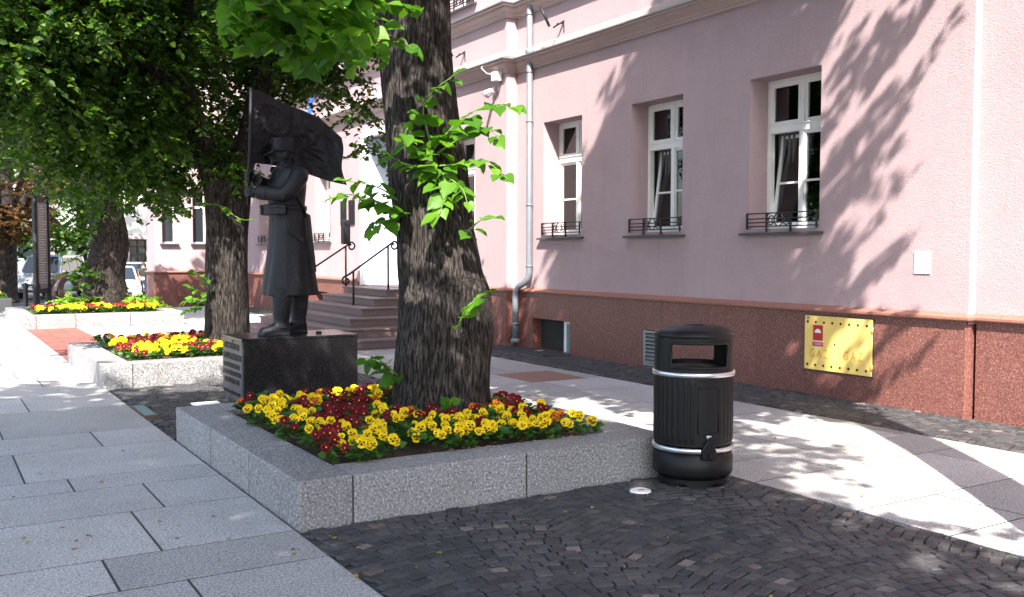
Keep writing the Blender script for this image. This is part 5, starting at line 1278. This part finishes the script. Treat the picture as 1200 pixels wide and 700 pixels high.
def car(name, label, loc, rz, paint, L, W_, H, van=False, group=None):
    root = thing(name, label, 'van' if van else 'car', loc, group)
    hw = W_ / 2
    # side profile, front at -X
    if van: low = [(-L / 2, .3), (-L / 2 - .02, .55), (-L / 2 + .02, .8), (-L / 2 + .12, .98), (-L / 2 + .95, 1.12), (L / 2 - .02, 1.12), (L / 2, .7), (L / 2 - .03, .3)]; cab = [(-L / 2 + .8, 1.1), (-L / 2 + 1.45, H - .06), (-L / 2 + 1.8, H), (L / 2 - .35, H), (L / 2 - .12, H - .1), (L / 2 - .03, 1.1)]
    else: low = [(-L / 2, .3), (-L / 2 - .03, .5), (-L / 2 + .02, .66), (-L / 2 + .15, .76), (-L / 2 + 1.05, .93), (L / 2 - .1, .98), (L / 2, .7), (L / 2 - .03, .3)]; cab = [(-L / 2 + .9, .9), (-L / 2 + 1.65, H - .05), (-L / 2 + 2.0, H), (L / 2 - 1.0, H), (L / 2 - .55, H - .12), (L / 2 - .06, .94)]
    m = MB(); rsl = []
    for y, ins in ((-hw, .1), (-hw + .06, .02), (-hw * .5, 0), (hw * .5, 0), (hw - .06, .02), (hw, .1)):
        rsl.append([(x + (ins if x < 0 else -ins), y, z + (ins * .25 if z < .5 else -ins * .3)) for x, z in low])
    m.rings(rsl, True, True, True, False); bd = bevel(m.build('body', paint, root, local=True), .05, 3)
    rsl = []; zb = cab[0][1]
    for y, ins in ((-hw + .03, .05), (-hw * .5, 0), (hw * .5, 0), (hw - .03, .05)):
        rsl.append([(x + (ins if x < 0 else -ins), y * (1 - .16 * (z - zb) / (H - zb)), z - ins * .4) for x, z in cab])
    m = MB().rings(rsl, True, True, True, False); cb = bevel(m.build('cabin', paint, root, local=True), .05, 3)
    yz = lambda y, z: y * (1 - .16 * (z - zb) / (H - zb))
    # windscreen
    (xa, za), (xb, zb2) = cab[0], cab[1]; nx, nz = -(zb2 - za), (xb - xa); ln = math.hypot(nx, nz); nx, nz = nx / ln * .035, nz / ln * .035
    p = lambda t, y: (xa + (xb - xa) * t + nx, yz(y, za + (zb2 - za) * t), za + (zb2 - za) * t + nz)
    MB().add([p(.1, -hw * .84), p(.1, hw * .84), p(.94, hw * .84), p(.94, -hw * .84)], [(0, 1, 2, 3)]).build('windscreen', 'carglass', cb, local=True)
    (xa, za), (xb, zb2) = cab[-1], cab[-2]; MB().add([(xa + .03 + (xb - xa) * t, yz(y, za + (zb2 - za) * t), za + (zb2 - za) * t) for t, y in ((.15, -hw * .8), (.15, hw * .8), (.9, hw * .8), (.9, -hw * .8))], [(0, 1, 2, 3)]).build('rear_window', 'carglass', cb, local=True)
    z0_, z1_ = zb + .08, H - .14; x0_, x1_ = cab[0][0] + .25, cab[-1][0] - .12
    for s in (-1, 1):
        k = 3
        for i in range(k):
            a, b_ = x0_ + (x1_ - x0_) * i / k + .04, x0_ + (x1_ - x0_) * (i + 1) / k - .04; sl = (cab[1][0] - cab[0][0]) * .75 if i == 0 else 0; sr = .25 if i == k - 1 else 0
            yq = lambda z: s * (yz(hw - .03, z) + .012)
            MB().add([(a + .05, yq(z0_), z0_), (b_, yq(z0_), z0_), (b_ - sr, yq(z1_), z1_), (a + sl, yq(z1_), z1_)], [(0, 1, 2, 3)]).build('side_window', 'carglass', cb, local=True)
        bevel(MB().box(cab[0][0] + .15, cab[0][0] + .27, s * (hw + .02), s * (hw + .2), zb + .02, zb + .16).build('mirror', paint, root, local=True), .03)
        hl = MB().sphere((-L / 2 + .07, s * (hw - .28), .72 if not van else .82), (.09, .2, .1), 12, 8).build('headlight', 'lamp', root, local=True)
        for xw in (-L / 2 + .8, L / 2 - .75):
            w = MB(); r0 = .31 if not van else .33
            prof_ = [(.2, -.1), (r0 - .03, -.11), (r0, -.07), (r0, .07), (r0 - .03, .11), (.2, .1)]
            w.rings([[(xw + r_ * math.cos(t), s * (hw - .09) + o_, r0 + r_ * math.sin(t)) for t in [2 * math.pi * q / 22 for q in range(22)]] for r_, o_ in prof_], True, False, False)
            wh = w.build('wheel', 'tyre', root, local=True)
            MB().rings([[(xw + r_ * math.cos(t), s * (hw - .09 + o_), r0 + r_ * math.sin(t)) for t in [2 * math.pi * q / 22 for q in range(22)]] for r_, o_ in ((.21, .085), (.19, .095), (.1, .06), (.03, .075))], True, False, True).build('rim', 'silver', wh, local=True)
    MB().box(-L / 2 - .045, -L / 2 + .03, -hw * .55, hw * .55, .36, .48).build('lower_grille', 'tyre', root, local=True)
    MB().box(-L / 2 - .03, -L / 2 + .05, -hw * .42, hw * .42, .6, .68).build('grille', 'tyre', root, local=True)
    MB().box(-L / 2 - .055, -L / 2 - .046, -.26, .26, .42, .52).build('number_plate', 'paper', root, local=True)
    root.rotation_euler = (0, 0, rz)
    return root
GZ = -.36
car('silver_van', 'silver van parked behind the information board', (5.1, 49.5, GZ), R(62), 'carsilver', 4.3, 1.85, 2.0, True)
car('white_car', 'white car parked with its front half hidden by the leaning trunk', (7.1, 44.2, GZ), R(84), 'carwhite', 4.2, 1.75, 1.52, group='white parked cars')
car('white_car', 'white car parked behind the person with the tan bag', (9.3, 52.5, GZ), R(75), 'carwhite', 4.4, 1.8, 1.6, group='white parked cars')

# person with bag at the corner of the wing (mid-stride, seen from the front)
def person(x, y, z, H, rz):
    root = thing('person', 'person in dark top and jeans carrying a tan shoulder bag beside the white cars', 'person', (x, y, z))
    s = H / 1.7
    J = {'pel': (0, 0, .92), 'spi': (0, 0, 1.12), 'che': (0, 0, 1.32), 'nek': (0, -.01, 1.47), 'hed': (0, -.02, 1.58), 'top': (0, -.02, 1.68)}
    E_ = [('pel', 'spi'), ('spi', 'che'), ('che', 'nek'), ('nek', 'hed'), ('hed', 'top')]
    rad = {'pel': .15, 'spi': .13, 'che': .15, 'nek': .055, 'hed': .095, 'top': .06}
    for sd_, q in ((-1, .12), (1, -.12)):
        a = 'l' if sd_ < 0 else 'r'
        J[a + 'hip'] = (sd_ * .09, 0, .86); J[a + 'kne'] = (sd_ * .1, -q * .8, .48); J[a + 'ank'] = (sd_ * .1, q * .9 + .02, .09); J[a + 'toe'] = (sd_ * .11, q * .9 - .15, .035)
        J[a + 'sho'] = (sd_ * .19, 0, 1.38); J[a + 'elb'] = (sd_ * .25, .03, 1.11); J[a + 'wri'] = (sd_ * .2, -.16, 1.0); J[a + 'han'] = (sd_ * .17, -.23, .98)
        E_ += [('pel', a + 'hip'), (a + 'hip', a + 'kne'), (a + 'kne', a + 'ank'), (a + 'ank', a + 'toe'), ('che', a + 'sho'), (a + 'sho', a + 'elb'), (a + 'elb', a + 'wri'), (a + 'wri', a + 'han')]
        rad.update({a + 'hip': .1, a + 'kne': .065, a + 'ank': .045, a + 'toe': .04, a + 'sho': .07, a + 'elb': .048, a + 'wri': .032, a + 'han': .038})
    ks = list(J); me = bpy.data.meshes.new('body'); me.from_pydata([tuple(c * s for c in J[k]) for k in ks], [(ks.index(a), ks.index(b)) for a, b in E_], [])
    o = link('body', me, root)
    t = NT('clothed_figure'); zz = t.n('ShaderNodeSeparateXYZ'); t.l(t.objc(), zz.inputs[0])
    cr = t.ramp(t.mapr(zz.outputs[2], 0, 1, 0, H), [(0, (.02, .02, .02)), (.06, (.03, .045, .08)), (.53, (.016, .015, .018)), (.86, (.45, .27, .2))], 'CONSTANT')
    t.done(t.bsdf(cr, .8)); me.materials.append(t.m)
    sk = o.modifiers.new('skin', 'SKIN'); sk.use_smooth_shade = True
    for i, k in enumerate(ks): v = me.skin_vertices[0].data[i]; v.radius = (rad[k] * s, rad[k] * s * (.75 if k in ('pel', 'spi', 'che') else 1)); v.use_root = (k == 'pel')
    o.modifiers.new('sub', 'SUBSURF').render_levels = 2
    MB().sphere((0, .015 * s, 1.62 * s), (.115 * s, .12 * s, .115 * s), 14, 10).sphere((0, .06 * s, 1.5 * s), (.1 * s, .07 * s, .12 * s), 12, 8).build('hair', 'hair', root, local=True)
    bg_ = bevel(MB().box(-.3 * s, -.12 * s, -.22 * s, .02, .74 * s, 1.08 * s).build('bag', 'bag', root, local=True), .03, 3); bg_.location = (0, 0, 0)
    MB().tube([(-.2 * s, -.1 * s, 1.06 * s), (-.22 * s, -.02, 1.42 * s), (-.17 * s, .08 * s, 1.42 * s), (-.2 * s, .0, 1.06 * s)], .015, 6).build('strap', 'bag', bg_, local=True)
    root.rotation_euler = (0, 0, rz)
person(8.12, 43.6, -.36, 1.66, R(-10))

# buildings beyond the street
cb = thing('cream_building', 'cream plastered building with a dark barred window beyond the parked cars', 'building', (18, 62, GZ))
CW = [(10.75, 11.75, 1.1, 2.55), (14.5, 15.5, 1.1, 2.55), (18, 19, 1.1, 2.55)]
holed('x', 62, 8.6, 40, GZ, 14, CW, .25).build('wall', 'cream', cb); MB().box(8.6, 40, 70, 70.2, GZ, 14).box(8.6, 8.8, 62.26, 70, GZ, 14).box(8.6, 40, 62, 70, 14, 14.2).build('wall', 'cream', cb)
MB().box(8.55, 40, 61.88, 61.99, GZ, .5).build('base_course', 'greyplaster', cb)
for a, b, c, d_ in CW:
    m = MB()
    for q in ((a, b, c, c + .07), (a, b, d_ - .07, d_), (a, a + .07, c + .07, d_ - .07), (b - .07, b, c + .07, d_ - .07), ((a + b) / 2 - .03, (a + b) / 2 + .03, c + .07, d_ - .07), (a + .07, b - .07, c + .5, c + .55), (a + .07, b - .07, c + 1.0, c + 1.05)): bar(m, 'x', 62.12, *q, 0, .06)
    w = m.build('window', 'ironblack', cb); MB().box(a, b, 62.2, 62.22, c, d_).build('pane', 'carglass', w)
    MB().box(a - .18, a - .01, 61.94, 61.99, c - .2, d_ + .3).box(b + .01, b + .18, 61.94, 61.99, c - .2, d_ + .3).box(a - .01, b + .01, 61.94, 61.99, d_ + .01, d_ + .3).build('window_surround', 'moulding', cb)
gb = thing('grey_building', 'dark grey building closing the street behind the copper-leaved tree', 'building', (-6, 80, GZ))
GW = [(x, x + 1.2, z, z + 1.8) for x in (-22, -18, -14, -10, -6, -2, 2, 6) for z in (1.2, 4.6, 8.0)]
holed('x', 80, -28, 9, GZ, 12, GW, .25).build('wall', 'greyplaster', gb); MB().box(-28, 9, 88, 88.2, GZ, 12).box(-28, 9, 80, 88.2, 12, 12.3).box(8.8, 9, 80.3, 88, GZ, 12).build('wall', 'greyplaster', gb)
for a, b, c, d_ in GW:
    m = MB()
    for q in ((a, a + .08, c, d_), (b - .08, b, c, d_), (a + .08, b - .08, c, c + .08), (a + .08, b - .08, d_ - .08, d_)): bar(m, 'x', 80.15, *q, 0, .06)
    w = m.build('window', 'white', gb); MB().box(a, b, 80.22, 80.24, c, d_).build('pane', 'carglass', w)
